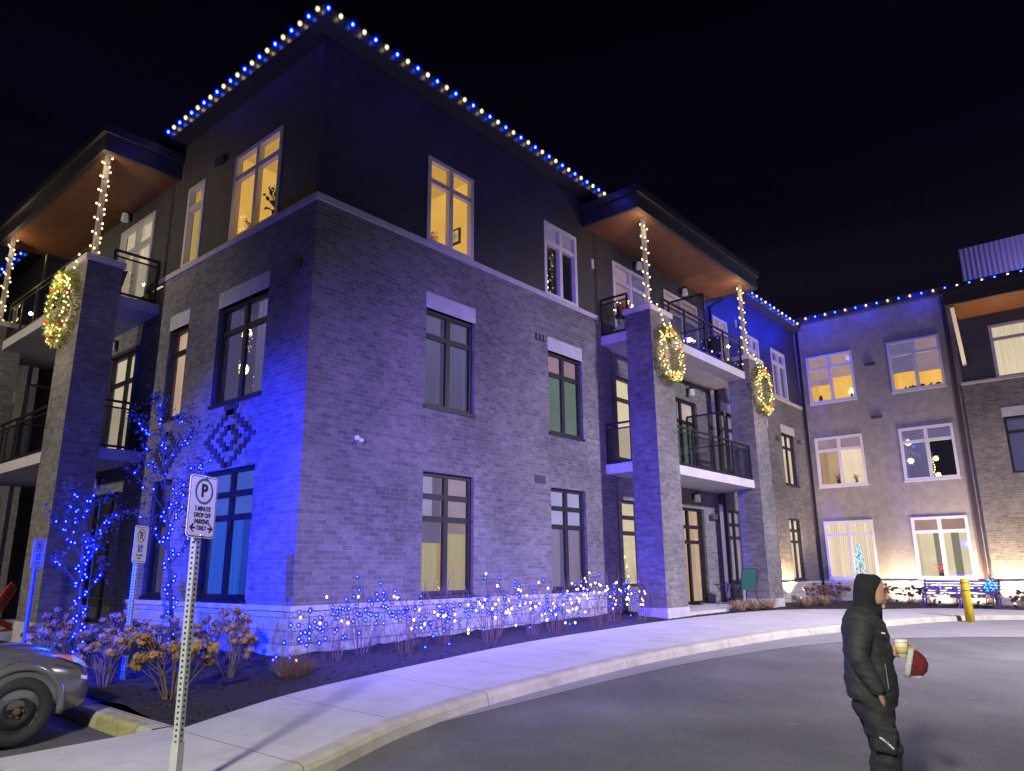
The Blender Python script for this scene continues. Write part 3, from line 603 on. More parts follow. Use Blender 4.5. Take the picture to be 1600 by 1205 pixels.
def divider(p0,p1,z0,z1,parent):
    p0=Vector((*p0,0));p1=Vector((*p1,0)); f_=MB()
    for p in(p0,p1): f_.box((p.x-.025,p.y-.025,z0),(p.x+.025,p.y+.025,z1))
    f_.bar(p0+Vector((0,0,z1)),p1+Vector((0,0,z1)),.05); f_.bar(p0+Vector((0,0,z0+.95)),p1+Vector((0,0,z0+.95)),.04)
    f_.build('divider_frame',BLACK,parent)
    g_=MB(); g_.add([p0+Vector((0,0,z0+.05)),p1+Vector((0,0,z0+.05)),p1+Vector((0,0,z1-.02)),p0+Vector((0,0,z1-.02))],[(0,1,2,3)]); g_.build('divider_panel',RGLASS,parent)
for z0,z1 in((4.09,4.34),(7.58,7.83)):
    s=slab((9.12,-1.4),(15.96,.115),z0,z1)
    rail([((9.2,0),(9.2,-.82))],z1,s); rail([((10.18,-1.34),(15.26,-1.34))],z1,s)
    divider((13.0,-.05),(13.0,-1.25),z1,z1+2.05,s) if z0>7 else divider((13.75,-.05),(13.75,-1.28),z1,z1+1.95,s)
    s=slab((-1.42,6.4),(.115,13.6),z0,z1)
    rail([((0,6.46),(-.98,6.46))],z1,s); rail([((-1.36,7.05),(-1.36,12.28))],z1,s)
    divider((-.05,10.2),(-1.28,10.2),z1,z1+1.95,s)
def canopy(x0,y0,x1,y1,inward,sofm=SOFF,zs=10.88):
    o=MB().box((x0+.12,y0+.12,zs+.02),(x1,y1,zs+.1)).build('balcony_roof',sofm,B)
    f_=MB(); zt=zs+.62
    if inward=='y': 
        f_.box((x0,y0,zs),(x1,y0+.12,zs+.42)); f_.box((x0,y0+.12,zs),(x0+.12,y1,zs+.42)); f_.box((x1-.12,y0+.12,zs),(x1,y1,zs+.42))
        f_.box((x0-.07,y0-.07,zs+.42),(x1+.07,y1,zt))
    else:
        f_.box((x0,y0,zs),(x0+.12,y1,zs+.42)); f_.box((x0+.12,y0,zs),(x1,y0+.12,zs+.42)); f_.box((x0+.12,y1-.12,zs),(x1,y1,zs+.42))
        f_.box((x0-.07,y0-.07,zs+.42),(x1,y1+.07,zt))
    f_.build('fascia',FASC,o); return o
canopy(8.5,-1.7,16.3,.055,'y'); canopy(-1.7,5.85,.055,13.3,'x')
SOFX=mat('cedar_soffit_wing',(.30,.12,.045),.5,color2=(.20,.075,.028),nscale=5); planks(SOFX,'X')
canopy(22.4,-14.8,24.6,-6.15,'x',SOFX)
MB().bar((22.65,-6.35,10.86),(24.55,-6.2,9.1),.13,.13).build('roof_strut',WHITEF,B)
POSTM=mat('grey_post',(.22,.21,.24),.6)
posts=[(9.25,-1.42),(15.5,-1.4),(-1.52,6.1),(-1.52,12.55)]
for x,y in posts: MB().box((x-.05,y-.05,8.38),(x+.05,y+.05,10.9)).build('post',POSTM,B)
# balcony wall lanterns
LAMPG=mat('lantern_glass',(.5,.5,.5),.3,emit=(.30,.24,.22),es=.25)
def lantern(x,y,z,ax):
    d=Vector((0,-1,0)) if ax=='y' else Vector((-1,0,0)); p=Vector((x,y,z)); m_=MB()
    m_.box(p-Vector((.05,.05,.08))+d*0,p+Vector((.05,.05,.1))); m_.bar(p+Vector((0,0,.06)),p+d*.16+Vector((0,0,.1)),.03)
    c=p+d*.17; m_.loft([[c+Vector((math.cos(a)*r_,math.sin(a)*r_,z_)) for a in [k*math.pi/3 for k in range(6)]] for r_,z_ in((.05,.14),(.09,.06))])
    o=m_.build('wall_lantern',BLACK,B)
    MB().loft([[c+Vector((math.cos(a)*r_,math.sin(a)*r_,z_)) for a in [k*math.pi/3 for k in range(6)]] for r_,z_ in((.075,.058),(.10,-.16))]).build('lamp_glass',LAMPG,o)
for x,z in((14.2,7.22),(14.1,10.6),(11.2,10.6),(14.1,3.85)): lantern(x,.06 if z>8 else .12,z,'y')
for y,z in((8.6,10.8),(8.6,7.3),(8.6,3.85)): lantern(.06 if z>8 else .12,y,z,'x')
# ------------------------------------------------------------------ string lights
BB=emis('blue_bulb_core',(.10,.30,1),9); BW=emis('warm_bulb_core',(1,.80,.48),7)
def halo_shell(name,c,s,t):
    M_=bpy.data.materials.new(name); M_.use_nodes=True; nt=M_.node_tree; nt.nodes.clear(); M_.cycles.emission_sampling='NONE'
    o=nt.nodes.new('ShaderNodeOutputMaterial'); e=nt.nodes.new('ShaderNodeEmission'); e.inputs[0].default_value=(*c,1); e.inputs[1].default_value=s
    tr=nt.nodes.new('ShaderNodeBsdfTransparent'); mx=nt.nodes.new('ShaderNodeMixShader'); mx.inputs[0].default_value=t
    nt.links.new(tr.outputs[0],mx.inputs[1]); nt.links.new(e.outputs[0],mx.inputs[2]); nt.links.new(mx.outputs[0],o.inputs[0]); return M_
GB=halo_shell('blue_bulb_halo',(.0,.0,1),1.3,.5); GW=halo_shell('warm_bulb_halo',(.62,.42,.22),1,.45)  # glowing shells around the bulb cores imitate the lens halo
SB=emis('small_blue_bulb',(.03,.12,1),5); SBW=emis('small_blue_core',(.20,.42,1),5); SG=emis('garland_bulb',(1,.74,.26),4.2); SW=emis('small_warm_bulb',(1,.72,.30),6); SO=emis('small_peach_bulb',(1,.62,.42),5); SC=emis('small_cyan_bulb',(.05,.45,1),4)
def bulbmesh(name,mats,rc,rg=None,sc=(1,1,1.3)):
    m_=MB().ball((0,0,0),rc,8,6,sc); n=len(m_.f)
    if rg: m_.ball((0,0,0),rg,12,8,(1,1,1.25))
    me=bpy.data.meshes.new(name); me.from_pydata(m_.v,[],m_.f)
    for q in mats: me.materials.append(q)
    for i,p in enumerate(me.polygons): p.material_index=0 if i<n else 1; p.use_smooth=True
    return me
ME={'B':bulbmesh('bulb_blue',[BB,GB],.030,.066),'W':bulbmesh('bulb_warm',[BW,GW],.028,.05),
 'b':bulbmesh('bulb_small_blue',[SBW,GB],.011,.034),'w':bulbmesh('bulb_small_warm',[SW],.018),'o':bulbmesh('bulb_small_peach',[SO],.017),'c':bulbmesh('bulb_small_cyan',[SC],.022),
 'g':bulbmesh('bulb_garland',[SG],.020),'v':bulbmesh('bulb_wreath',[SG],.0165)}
WIRE=mat('light_wire',(.01,.02,.012),.6)
def string(name,label,pts,types,group=None,lights=(),wire=.006,cat='string lights',wirepts=None):
    p0=Vector(pts[0]); t=thing(name,label,cat,p0,0,group)
    if wire and len(pts)>1:
        MB().tube([Vector(p)-p0 for p in (wirepts or pts)],wire,4).build('wire',WIRE,t,uv=False)
    for i,p in enumerate(pts[:100]):
        k=types[i%len(types)] if isinstance(types,str) else types[i]
        o=bpy.data.objects.new('bulb',ME[k]); col.objects.link(o); o.parent=t; o.location=Vector(p)-p0
    for loc,pw,c,r in lights: lamp('bulb_and_fill_glow','POINT',Vector(loc)-p0,pw,c,r,parent=t)
    return t
BL=(.0,.02,1); WM=(1,.72,.38); VI=(.15,.10,1)
def eave(a,b,sp,off=0): 
    a=Vector(a); b=Vector(b); n=int((b-a).length/sp); return [a+(b-a)*i/n for i in range(n+1)]
ev="BW"
gA='blue and warm white light strings along the eaves'
p=eave((-.30,-.42,11.9),(8.95,-.42,11.9),.275)
string('string_lights','blue and white bulbs along the long front eave right of the building corner',p,ev,gA,[((x,-.75,11.75),5,(.06,.05,1),.1) for x in(.5,2.2,4,5.8,7.6)])
p=eave((-.42,-.25,11.9),(-.42,5.75,11.9),.275)
string('string_lights','blue and white bulbs along the side eave left of the building corner',p,"WB",gA,[((-.75,y,11.75),5,(.06,.05,1),.1) for y in(.6,2.4,4.2)])
p=eave((16.5,-.42,11.9),(23.9,-.42,11.9),.42)
string('string_lights','blue and white bulbs on the far front eave running into the inner corner',p,"BW",gA,[((x,-.7,11.6),75,BL,.1) for x in(17.6,19.4,21.2,23.0)])
p=eave((24.14,-.7,12.12),(24.14,-14.2,12.12),.40)
string('string_lights','blue and white bulbs along the eave of the right wing',p,"WB",gA,[((23.85,y,11.9),30,BL,.1) for y in(-1,-3,-5,-7.5,-10)]+[((27.2,-9,13.2),260,(.32,.26,1),.3)])  # last lamp is a fill added over the roof for the penthouse
p=eave((-.42,13.6,11.9),(-.42,20,11.9),.6)
string('string_lights','single stretch of blue bulbs on the eave left of the side canopy',p,"B",gA)
# garlands wound round the canopy posts, running down to a wreath on the column
def wreath(cx,cy,cz,ax,label,rw=.50,rh=.66):
    t=thing('wreath',label,'wreath',(cx,cy,cz),0 if ax=='y' else R(-90),'lit wreaths on the brick columns')
    random.seed(int(cx*10)+5)
    m_=MB(); 
    def pt(a,dr,dd): return Vector(((rw+dr)*math.cos(a),-.12+dd,(rh+dr)*math.sin(a)))
    for i in range(3200):
        a=random.random()*6.283; b=random.random()*6.283; r_=random.uniform(.03,.17)
        p=pt(a,math.cos(b)*r_,math.sin(b)*r_*.9); d=Vector((math.cos(b)*math.cos(a),math.sin(b),math.cos(b)*math.sin(a)))+Vector((random.uniform(-.8,.8),random.uniform(-.5,.5),random.uniform(-.8,.8)))
        d.normalize(); s_=d.orthogonal().normalized()*.012; l=random.uniform(.05,.10)
        m_.add([p-s_,p+s_,p+d*l],[(0,1,2)])
    fo=m_.build('foliage',mat('fir_green',(.20,.23,.05),.7),t,uv=False)
    red=mat('red_ornament',(.55,.02,.015),.25); gold=mat('gold_ribbon',(.55,.36,.06),.3,metal=.6)
    for i in range(6):
        a=i*1.05+.3; m_=MB().ball(pt(a,random.uniform(-.05,.05),-.1),.052,10,8); m_.build('ornament',red,t,True,uv=False)
    for i in range(7):
        a=i*.9+.75; c=pt(a,0,-.1); m_=MB()
        for sx in(-1,1):
            m_.add([c,c+Vector((sx*.10,-.03,.06)),c+Vector((sx*.12,-.0,-.01)),c+Vector((sx*.08,.02,-.05))],[(0,1,2,3)]); m_.add([c,c+Vector((sx*.03,-.02,-.13)),c+Vector((sx*.07,-.02,-.12))],[(0,1,2)])
        m_.ball(c,.022,6,4); m_.build('bow',gold,t,uv=False)
    for i in range(82):
        a=i/82*6.283+random.uniform(-.04,.04); o=bpy.data.objects.new('bulb',ME['v']); col.objects.link(o); o.parent=t; o.location=pt(a,random.uniform(-.16,.15),random.uniform(-.15,-.04))
    lamp('bulb_and_fill_glow','POINT',(0,-.45,rh*.7),22,WM,.15,parent=t); lamp('bulb_and_fill_glow','POINT',(0,-.45,-rh*.7),24,WM,.15,parent=t)
    return t
W1=wreath(9.68,-1.60,7.12,'y','lit wreath with red and gold trim on the nearer front column'); W2=wreath(15.84,-1.60,7.25,'y','lit wreath on the farther front column beside the inner corner')
W3=wreath(-1.73,6.55,7.25,'x','lit wreath with large gold and red bows on the side column at the left',.52,.70)
gP='warm light garlands wound round the white canopy posts'
def garland(x,y,label,ax,wx,top=None,seed=1,n=36):
    random.seed(seed); pts=[]
    for i in range(n):
        a=i*1.27; z=10.86-(10.86-8.45)*i/(n-1); rr=.095; pts.append((x+rr*math.cos(a),y+rr*math.sin(a),z))
    if ax=='y':
        e_=[(x+.1,-1.64,8.42),(x+.2,-1.65,8.3),(x+.27,-1.65,8.18),(x+.33,-1.65,8.05),(x+.38,-1.66,7.95)]
    else:
        e_=[(-1.78,y+.1,8.42),(-1.79,y+.18,8.28),(-1.79,y+.25,8.15),(-1.79,y+.3,8.0)]
    w_=[(x+.08*math.cos(i*.32),y+.08*math.sin(i*.32),10.86-(2.41)*i/140) for i in range(141)]+e_
    string('light_garland',label,pts+e_,'g',gP,[((x-.25,y-.25,10.5),16,WM,.05),((x-.3,y-.3,9.6),4,WM,.05),((x-.3,y-.3,8.75),8,WM,.05)],cat='light garland',wirepts=w_)
garland(9.25,-1.42,'warm light garland round the nearer front canopy post','y',0,seed=3); garland(15.5,-1.4,'warm light garland round the farther front canopy post','y',0,seed=4)
garland(-1.52,6.1,'warm light garland round the nearer side canopy post','x',0,seed=5); garland(-1.52,12.55,'warm light garland round the post at the far left edge','x',0,seed=6,n=30)
# lights on the third floor rail
p=[(11.3+i*.55,-1.42,8.0+.05*math.sin(i*2)) for i in range(8)]
string('string_lights','short blue and warm string along the third floor balcony rail',p,'bw',None,[((12.5,-1.6,7.98),5,BL,.08),((13.6,-1.6,7.98),4,BL,.08)])

# ------------------------------------------------------------------ plants
STEM=mat('stem_brown',(.15,.11,.06),.8,noise=.3,nscale=9); TWIG=mat('red_twig',(.15,.085,.065),.8); BARK=mat('tree_bark',(.065,.055,.05),.85,noise=.3,nscale=20)
HEAD=mat('dried_flower',(.46,.29,.13),.85,color2=(.20,.12,.06),nscale=7); HEADD=mat('dried_flower_dark',(.16,.085,.06),.9,noise=.3,nscale=7)
LEAF=mat('dry_leaf',(.07,.05,.04),.8,noise=.4,nscale=5)
def hydrangea(headmat,seed,nh,hh,spread,label=None,group=None):
    random.seed(seed); t=thing('hydrangea',label,'shrub',(0,0,0),0,group); st=MB(); heads=MB()
    for i in range(nh):
        a=random.random()*6.283; r_=spread*math.sqrt(random.random()); z=hh*random.uniform(.5,1.0)*(1-.25*(r_/spread)**2); tip=Vector((r_*math.cos(a),r_*math.sin(a),z))
        mid=Vector((tip.x*.45+random.uniform(-.04,.04),tip.y*.45+random.uniform(-.04,.04),z*.55)); b0=Vector((tip.x*.14,tip.y*.14,-.05))
        st.tube([b0,mid,tip],[.009,.006,.004],4,False)
        if random.random()<.5:
            q=mid+Vector((random.uniform(-.2,.2),random.uniform(-.2,.2),.22)); st.tube([mid,q],[.005,.003],4,False)
        rr=random.uniform(.055,.092)
        for k in range(46):
            d=Vector((random.gauss(0,1),random.gauss(0,1),random.gauss(0,1)*.8)).normalized(); c=tip+Vector((d.x,d.y,d.z*.8))*rr*random.uniform(.7,1)
            heads.quad(c,d+Vector((random.uniform(-.5,.5),random.uniform(-.5,.5),random.uniform(-.5,.5))),random.uniform(.016,.026),.85)
        heads.ball(tip,rr*.72,7,5,(1,1,.8))
    st.build('stem',STEM,t,uv=False); heads.build('flower_head',headmat,t,uv=False)
    return t
gH='dried hydrangeas in the bed at the left'
pro=[hydrangea(HEAD,11,17,.78,.40),hydrangea(HEAD,12,20,.86,.46),hydrangea(HEAD,13,15,.70,.36),hydrangea(HEAD,14,11,.62,.44),hydrangea(HEAD,15,24,.92,.40)]
hp=[(-2.55,-1.55,1,'dried tan hydrangea right behind the drop off parking sign'),(-1.45,-.85,2,'dried golden hydrangea nearest the building corner'),(-2.75,-.15,0,'sparse dried hydrangea against the parking kerb beside the car nose'),
 (-1.65,-.1,1,'dried hydrangea behind the golden one at the corner'),(-.85,.15,0,'dried hydrangea against the stone base left of the corner'),(-2.35,.95,1,'dried hydrangea behind the nearer accessible parking sign'),(-1.5,1.0,2,'dried hydrangea in front of the tall lit tree'),(-.65,1.15,0,'dried hydrangea close to the large ground floor side window'),
 (-2.7,1.9,1,'dried hydrangea in front of the small lit tree'),(-1.75,2.2,0,'dried hydrangea right of the small lit tree'),(-.9,2.5,1,'dried hydrangea under the large side window'),(-1.9,3.4,1,'dried hydrangea just behind the small lit tree'),(-1.0,3.8,0,'dried hydrangea under the narrow side window'),
 (-1.9,4.8,1,'dried hydrangea before the side column')]
for i,(x,y,k,lb) in enumerate(hp):
    k=i%5; o=pro[k] if i<5 else copy_tree(pro[k])
    o.location=(x,y,bedz(x,y)); o.rotation_euler=(0,0,i*1.7); q=random.uniform(.88,1.08) if i else 1.15; q*=.84 if i in(1,3,4) else 1; o.scale=(q,q*random.uniform(.85,1.15),q*random.uniform(.85,1.1)); o['label']=lb; o['group']=gH
gD='dark hydrangeas in front of the uplit stone base'
pd=[hydrangea(HEADD,21,22,.72,.42),hydrangea(HEADD,22,18,.62,.40)]
dp=[(20.9,-1.0,0,'dark hydrangea before the uplight left of the inner corner'),(21.9,-1.15,1,'dark hydrangea second from the front uplight'),(22.8,-1.2,0,'dark hydrangea in the inner corner'),(23.3,-2.0,1,'dark hydrangea below the curtained wing window'),(23.4,-2.8,0,'dark hydrangea silhouetted beside the hooded person'),(23.35,-3.5,1,'dark hydrangea silhouetted against the glowing stone base'),(23.4,-4.2,0,'dark hydrangea at the left end of the bench'),(23.4,-5.0,1,'dark hydrangea behind the middle of the bench'),(23.4,-5.8,0,'dark hydrangea behind the right end of the bench'),(23.2,-6.9,1,'dark hydrangea right of the blue ball light'),(23.2,-7.8,0,'dark hydrangea at the right edge of the picture')]
for i,(x,y,k,lb) in enumerate(dp):
    o=pd[k] if i<2 else copy_tree(pd[k])
    o.location=(x,y,bedz(x,y) if y>-6 else .3); o.rotation_euler=(0,0,i*2.1); o['label']=lb; o['group']=gD
# bare red twig shrubs with string lights
def twigs(seed):
    random.seed(seed); t=thing('twig_shrub',None,'shrub',(0,0,0),0,'bare twig shrubs along the front wall'); m_=MB()
    for i in range(17):
        a=random.random()*6.283; le=random.uniform(.08,.58); h_=random.uniform(.5,1.25)-.3*le; p0=Vector((.05*math.cos(a),.05*math.sin(a),-.12)); p1=Vector((le*.55*math.cos(a),le*.55*math.sin(a),h_*.5)); p2=Vector((le*math.cos(a+.2),le*math.sin(a+.2),h_))
        m_.tube([p0,p1,p2],[.0048,.0034,.002],4,False)
        for k in range(2):
            f_=random.uniform(.3,.8); q=p1.lerp(p2,f_) ; m_.tube([q,q+Vector((random.uniform(-.14,.14),random.uniform(-.14,.14),random.uniform(.12,.3)))],[.004,.002],3,False)
    m_.build('stem',TWIG,t,uv=False); return t
tw=[twigs(31),twigs(32),twigs(33)]
tx=[.15,.75,1.35,1.9,2.5,3.1,3.7,4.4,5.1,5.8,6.4,7.0,7.6,8.2]
nm=['first','second','third','fourth','fifth','sixth','seventh','eighth','ninth','tenth','eleventh','twelfth','thirteenth','last']
for i,x in enumerate(tx):
    o=tw[i%3] if i<3 else copy_tree(tw[i%3]); y=-.95+.22*math.sin(i*2.3)- (.25 if x>3 else 0)
    o.location=(x,y,bedz(x,y)); o.rotation_euler=(0,0,i*1.1); o['label']='bare red twig shrub, %s along the front wall counted from the building corner'%nm[i]
random.seed(5)
def bushlights(x0,x1,n,label,types,zf=0):
    pts=[];ty=[]
    for i in range(n):
        x=x0+(x1-x0)*(i+.5)/n+random.uniform(-.16,.16); y=-.95+random.uniform(-.38,.3)-(.2 if x>3 else 0); z=bedz(x,y)+.56+.14*math.sin(x*2.1)+random.gauss(0,.17)+zf
        z=max(z,bedz(x,y)+.08)
        pts.append((x,y,z)); ty.append(random.choice(types))
    L_=[((x0+(x1-x0)*f_,-1.25,1.0),40,(.10,.08,1),.2) for f_ in(.2,.5,.8)]
    string('string_lights',label,pts,ty,'string lights draped over the bare twig shrubs',L_,.003)
bushlights(-.6,1.6,96,'blue and peach string lights over the shrubs next to the building corner','bbbobb')
bushlights(1.5,3.6,96,'blue and peach string lights over the shrubs below the first ground floor window','bbowbb')
bushlights(3.5,5.9,98,'blue and peach string lights over the shrubs between the two ground floor windows','bbowbob')
bushlights(5.8,8.6,98,'densest blue and peach string lights over the shrubs beside the front column','bbowoob',.06)
string('string_lights','three blue bulbs lying on the soil by the building corner',[(-.75,-.75,.5),(-.62,-.62,.52),(-.45,-.7,.5)],'b',None,[((-.6,-.8,.75),3,BL,.05)],.003)
# trees with blue lights
def tree(name,label,x,y,h,tr,cw,z0c,seed,nb,lightlabel,glow,lean=(0,0)):
    random.seed(seed); zb=bedz(x,y)-.05; t=thing(name,label,'tree',(x,y,zb)); m_=MB(); tips=[]; path=[]
    tp=[Vector((lean[0]*f_,lean[1]*f_,h*f_*.95)) for f_ in(0,.2,.4,.6,.8,1)]
    m_.tube(tp,[tr,tr*.85,tr*.7,tr*.5,tr*.32,tr*.12],8)
    def br(p,d,l,r_,dep):
        q=p+d*l*.5+Vector((0,0,l*.06)); e_=q+(d+Vector((random.uniform(-.25,.25),random.uniform(-.25,.25),random.uniform(.05,.35)))).normalized()*l*.5
        m_.tube([p,q,e_],[r_,r_*.7,r_*.35],5,False); tips.append((p,q,e_))
        if dep>0:
            for k in range(3):
                b0=q if k==0 else q.lerp(e_,random.random()); nd=(d+Vector((random.uniform(-.9,.9),random.uniform(-.9,.9),random.uniform(-.1,.7)))).normalized(); br(b0,nd,l*random.uniform(.45,.65),r_*.45,dep-1)
    for i in range(nb):
        f_=z0c+(1-z0c)*(i+.5)/nb*.95; a=i*2.4+random.uniform(-.3,.3); u=f_*.95*h; p=Vector((lean[0]*f_,lean[1]*f_,u)); rel=(f_-z0c)/(1-z0c)
        l=cw*(math.sin(math.pi*min(1,.25+.7*rel))**.7); br(p,Vector((math.cos(a),math.sin(a),1.0)).normalized(),l,tr*.35*(1-.5*rel),2)
    m_.build('trunk',BARK,t,uv=False)
    lv=MB()
    for (p,q,e_) in tips:
        for k in range(5):
            c=q.lerp(e_,random.uniform(0,1.15))+Vector((random.gauss(0,.06),random.gauss(0,.06),random.gauss(0,.06))); lv.quad(c,(random.gauss(0,1),random.gauss(0,1),random.gauss(0,1)),random.uniform(.018,.045),.6)
    lv.build('crown',LEAF,t,uv=False)
    # lights: spiral on trunk then out along the limbs
    base=Vector((x,y,zb)); pts=[]
    for i in range(36):
        f_=.04+(z0c+.25)*i/36; a=i*1.1; r_=tr*1.2+.03; pts.append(base+Vector((lean[0]*f_+r_*math.cos(a),lean[1]*f_+r_*math.sin(a),f_*h*.95)))
    big=[b for b in tips if (b[2]-b[0]).length>cw*.42]; random.shuffle(big)
    k=0
    while len(pts)<98 and k<200:
        p,q,e_=big[k%len(big)]; f_=random.random(); pts.append(base+(p.lerp(q,f_*2) if f_<.5 else q.lerp(e_,f_*2-1))+Vector((random.uniform(-.03,.03),)*3)); k+=1
    tt=string('string_lights',lightlabel,pts,'b','blue lights wound on the two small trees',[((x+a*.9,y+b*.9,zb+c*h),g,BL,.15) for a,b,c,g in glow],0)
    return t
tree('lit_tree','taller slim tree wound with blue lights left of the building corner',-1.15,1.35,4.3,.04,.64,.34,41,13,'blue lights wound up the taller slim tree',[(-.5,-.6,.75,70),(.2,.8,.6,60),(-.4,-.5,.35,45),(-.3,.3,.92,30)],(-.42,.49))
tree('lit_tree','shorter round tree wound with blue lights before the side column',-2.15,2.4,2.75,.04,.55,.36,42,10,'blue lights wound on the shorter round tree',[(-.3,-.5,.6,70),(.3,.6,.75,80)],(-.15,.17))
# low dormant bush and grasses
random.seed(9); m_=MB()
for i in range(380):
    a=random.random()*6.283; r_=.24*math.sqrt(random.random()); b_=random.random()*6.283; zz=random.uniform(.12,.34)*(1.15-r_*1.6); x0,y0=r_*math.cos(a),r_*math.sin(a); m_.tube([(x0*.8,y0*.8,0),(x0*1.15+.03*math.cos(b_),y0*1.15+.03*math.sin(b_),zz*.6),(x0*1.4+.09*math.cos(b_),y0*1.4+.09*math.sin(b_),zz)],[.003,.002,.001],3,False)
o=m_.build('low_bush',mat('dry_brush',(.16,.10,.06),.9),None,uv=False); o.location=(-.8,-1.35,bedz(-.8,-1.35)-.02); tag(o,'low round dormant brown bush at the foot of the first lit shrubs','shrub')
def grass(x,y,lb,n=300,h=.45,c=(.30,.22,.10)):
    m_=MB()
    for i in range(n):
        a=random.random()*6.283; r_=random.uniform(.1,.5); z=random.uniform(.3,1)*h*.75; s_=Vector((-math.sin(a),math.cos(a),0))*.006; b0=Vector((.06*math.cos(a),.06*math.sin(a),0)); md=Vector((r_*.6*math.cos(a),r_*.6*math.sin(a),z)); e_=Vector((r_*math.cos(a),r_*math.sin(a),z*.5))
        m_.add([b0-s_,b0+s_,md+s_*.7,md-s_*.7,e_],[(0,1,2,3),(3,2,4)])
    o=m_.build('ornamental_grass',GRS,None,uv=False); o.location=(x,y,bedz(x,y)); tag(o,lb,'grass clump','dry grass clumps by the patio')
GRS=mat('dry_grass',(.34,.24,.12),.85,noise=.3,nscale=4)
for x,y,lb in((12.6,-1.75,'dry grass clump at the left end of the patio edge'),(13.6,-1.75,'dry grass clump in front of the patio table'),(14.5,-1.8,'dry grass clump in front of the green chair'),(16.9,-2.0,'dry grass clump right of the farther column'),(18.6,-2.0,'dry grass clump left of the dark hydrangeas')): grass(x,y,lb)

# ------------------------------------------------------------------ uplights
def uplight(x,y,z,tgt,label,pw=60,c=(1,.72,.36),ang=110):
    t=thing('uplight',label,'ground light',(x,y,z),0,'warm uplights in the bed'); d=(Vector(tgt)-Vector((x,y,z))).normalized()
    MB().tube([(0,0,-.08),(0,0,.05)],.012,6).build('stake',BLACK,t,uv=False)
    MB().tube([Vector((0,0,.07))-d*.05,Vector((0,0,.07))+d*.05],[.04,.05],12,True).build('housing',BLACK,t,uv=False)
    MB().ball(Vector((0,0,.07))+d*.055,.034,10,6).build('lens',emis('uplight_lens',(1,.80,.5),14),t,uv=False)
    lamp('uplight_beam','SPOT',Vector((0,0,.07))+d*.10,pw,c,.04,Vector((0,0,.07))+d*5,ang,.6,parent=t)
def upl(x,y,tgt,lb,pw,ang=125): 
    z=bedz(x,y) if y>-6 else .3; uplight(x,y,z+.02,tgt,lb,pw,ang=ang)
upl(20.9,-.5,(21.0,0,2.8),'uplight glowing at the wall left of the inner corner',800)
upl(24.0,-2.9,(24.6,-3.0,1.6),'uplight beside the bench behind the hooded person',420,160)
upl(24.0,-4.3,(24.6,-4.3,1.4),'uplight behind the left end of the bench',300,160)
upl(24.0,-5.5,(24.6,-5.5,1.3),'uplight behind the right end of the bench',220,160)
upl(23.75,-6.6,(24.5,-6.9,3),'brightest uplight right of the bench, washing the brick',1100,140)
upl(23.7,-8.6,(24.5,-8.8,3),'uplight at the right edge of the picture',700,140)
# blue lit ball and small blue lit tree
random.seed(3)
t=thing('light_ball','ball of blue lights on a stake right of the bench','light ornament',(23.0,-6.1,.3)); MB().tube([(0,0,0),(0,0,.6)],.012,6).build('stake',BLACK,t,uv=False)
for i in range(64):
    z=1-2*(i+.5)/64; r_=math.sqrt(1-z*z); a=i*2.4; o=bpy.data.objects.new('bulb',ME['c'] if i%3 else ME['b']); col.objects.link(o); o.parent=t; o.location=(.2*r_*math.cos(a),.2*r_*math.sin(a),.74+.2*z)
m_=MB(); 
for k in range(6): m_.tube([(.19*math.cos(a)*math.cos(k*.52),.19*math.cos(a)*math.sin(k*.52),.74+.19*math.sin(a)) for a in [j*6.283/20 for j in range(21)]],.003,3,False)
m_.build('wire_frame',WIRE,t,uv=False); lamp('bulb_and_fill_glow','POINT',(-.35,0,.8),4,(0,.08,1),.15,parent=t); lamp('bulb_and_fill_glow','POINT',(.3,-.2,1.1),10,BL,.15,parent=t)
t=thing('light_tree','narrow spiral tree of blue lights above the person\'s hood','light ornament',(23.1,-2.0,bedz(23.1,-2.0))); MB().tube([(0,0,0),(0,0,2.15)],.012,6).build('stake',BLACK,t,uv=False)
w_=[]
for i in range(60):
    z=.9+1.25*i/60; r_=.21*(1-i/64)+.02; a=i*.95; o=bpy.data.objects.new('bulb',ME['c'] if i%4 else ME['b']); col.objects.link(o); o.parent=t; o.location=(r_*math.cos(a),r_*math.sin(a),z); w_.append(tuple(o.location))
MB().tube(w_,.004,3,False).build('wire_frame',WIRE,t,uv=False); lamp('bulb_and_fill_glow','POINT',(-.3,0,1.5),6,(0,.08,1),.15,parent=t)

# ------------------------------------------------------------------ bench, bollard
t=thing('bench','long dark slatted metal bench before the lit wing wall','bench',(22.55,-5.25,.28)); dk=mat('bench_metal',(.022,.022,.026),.28,spec=.8)
b=MB()
for k in range(6): b.box((.22+.03*k,-1.17,.46+.085*k),(.245+.03*k,1.17,.52+.085*k))
b.build('backrest',dk,t)
b=MB()
for k in range(6): b.box((-.28+.085*k,-1.17,.40),(-.215+.085*k,1.17,.425))
b.build('seat',dk,t)
for y in(-1.1,0,1.1):
    b=MB(); b.bar((-.25,y,0),(-.25,y,.40),.05); b.bar((.2,y,0),(.2,y,.42),.05); b.bar((.2,y,.42),(.42,y,1.0),.05); b.bar((-.3,y,.385),(.25,y,.385),.04)
    if y: b.bar((-.28,y,.62),(.28,y,.62),.05); b.bar((-.26,y,.4),(-.26,y,.62),.04)
    b.build('leg',dk,t)
YEL=mat('bollard_yellow',(.62,.46,.02),.45,color2=(.50,.36,.02),nscale=6)
bz=road(17.4,-6.3); t=thing('bollard','yellow steel bollard with two dark bands by the kerb','bollard',(17.4,-6.3,bz)); h_=1.16
MB().tube([(0,0,-.02),(0,0,h_-.05),(0,0,h_-.015),(0,0,h_)],[.115,.115,.10,.05],20).build('post',YEL,t,True)
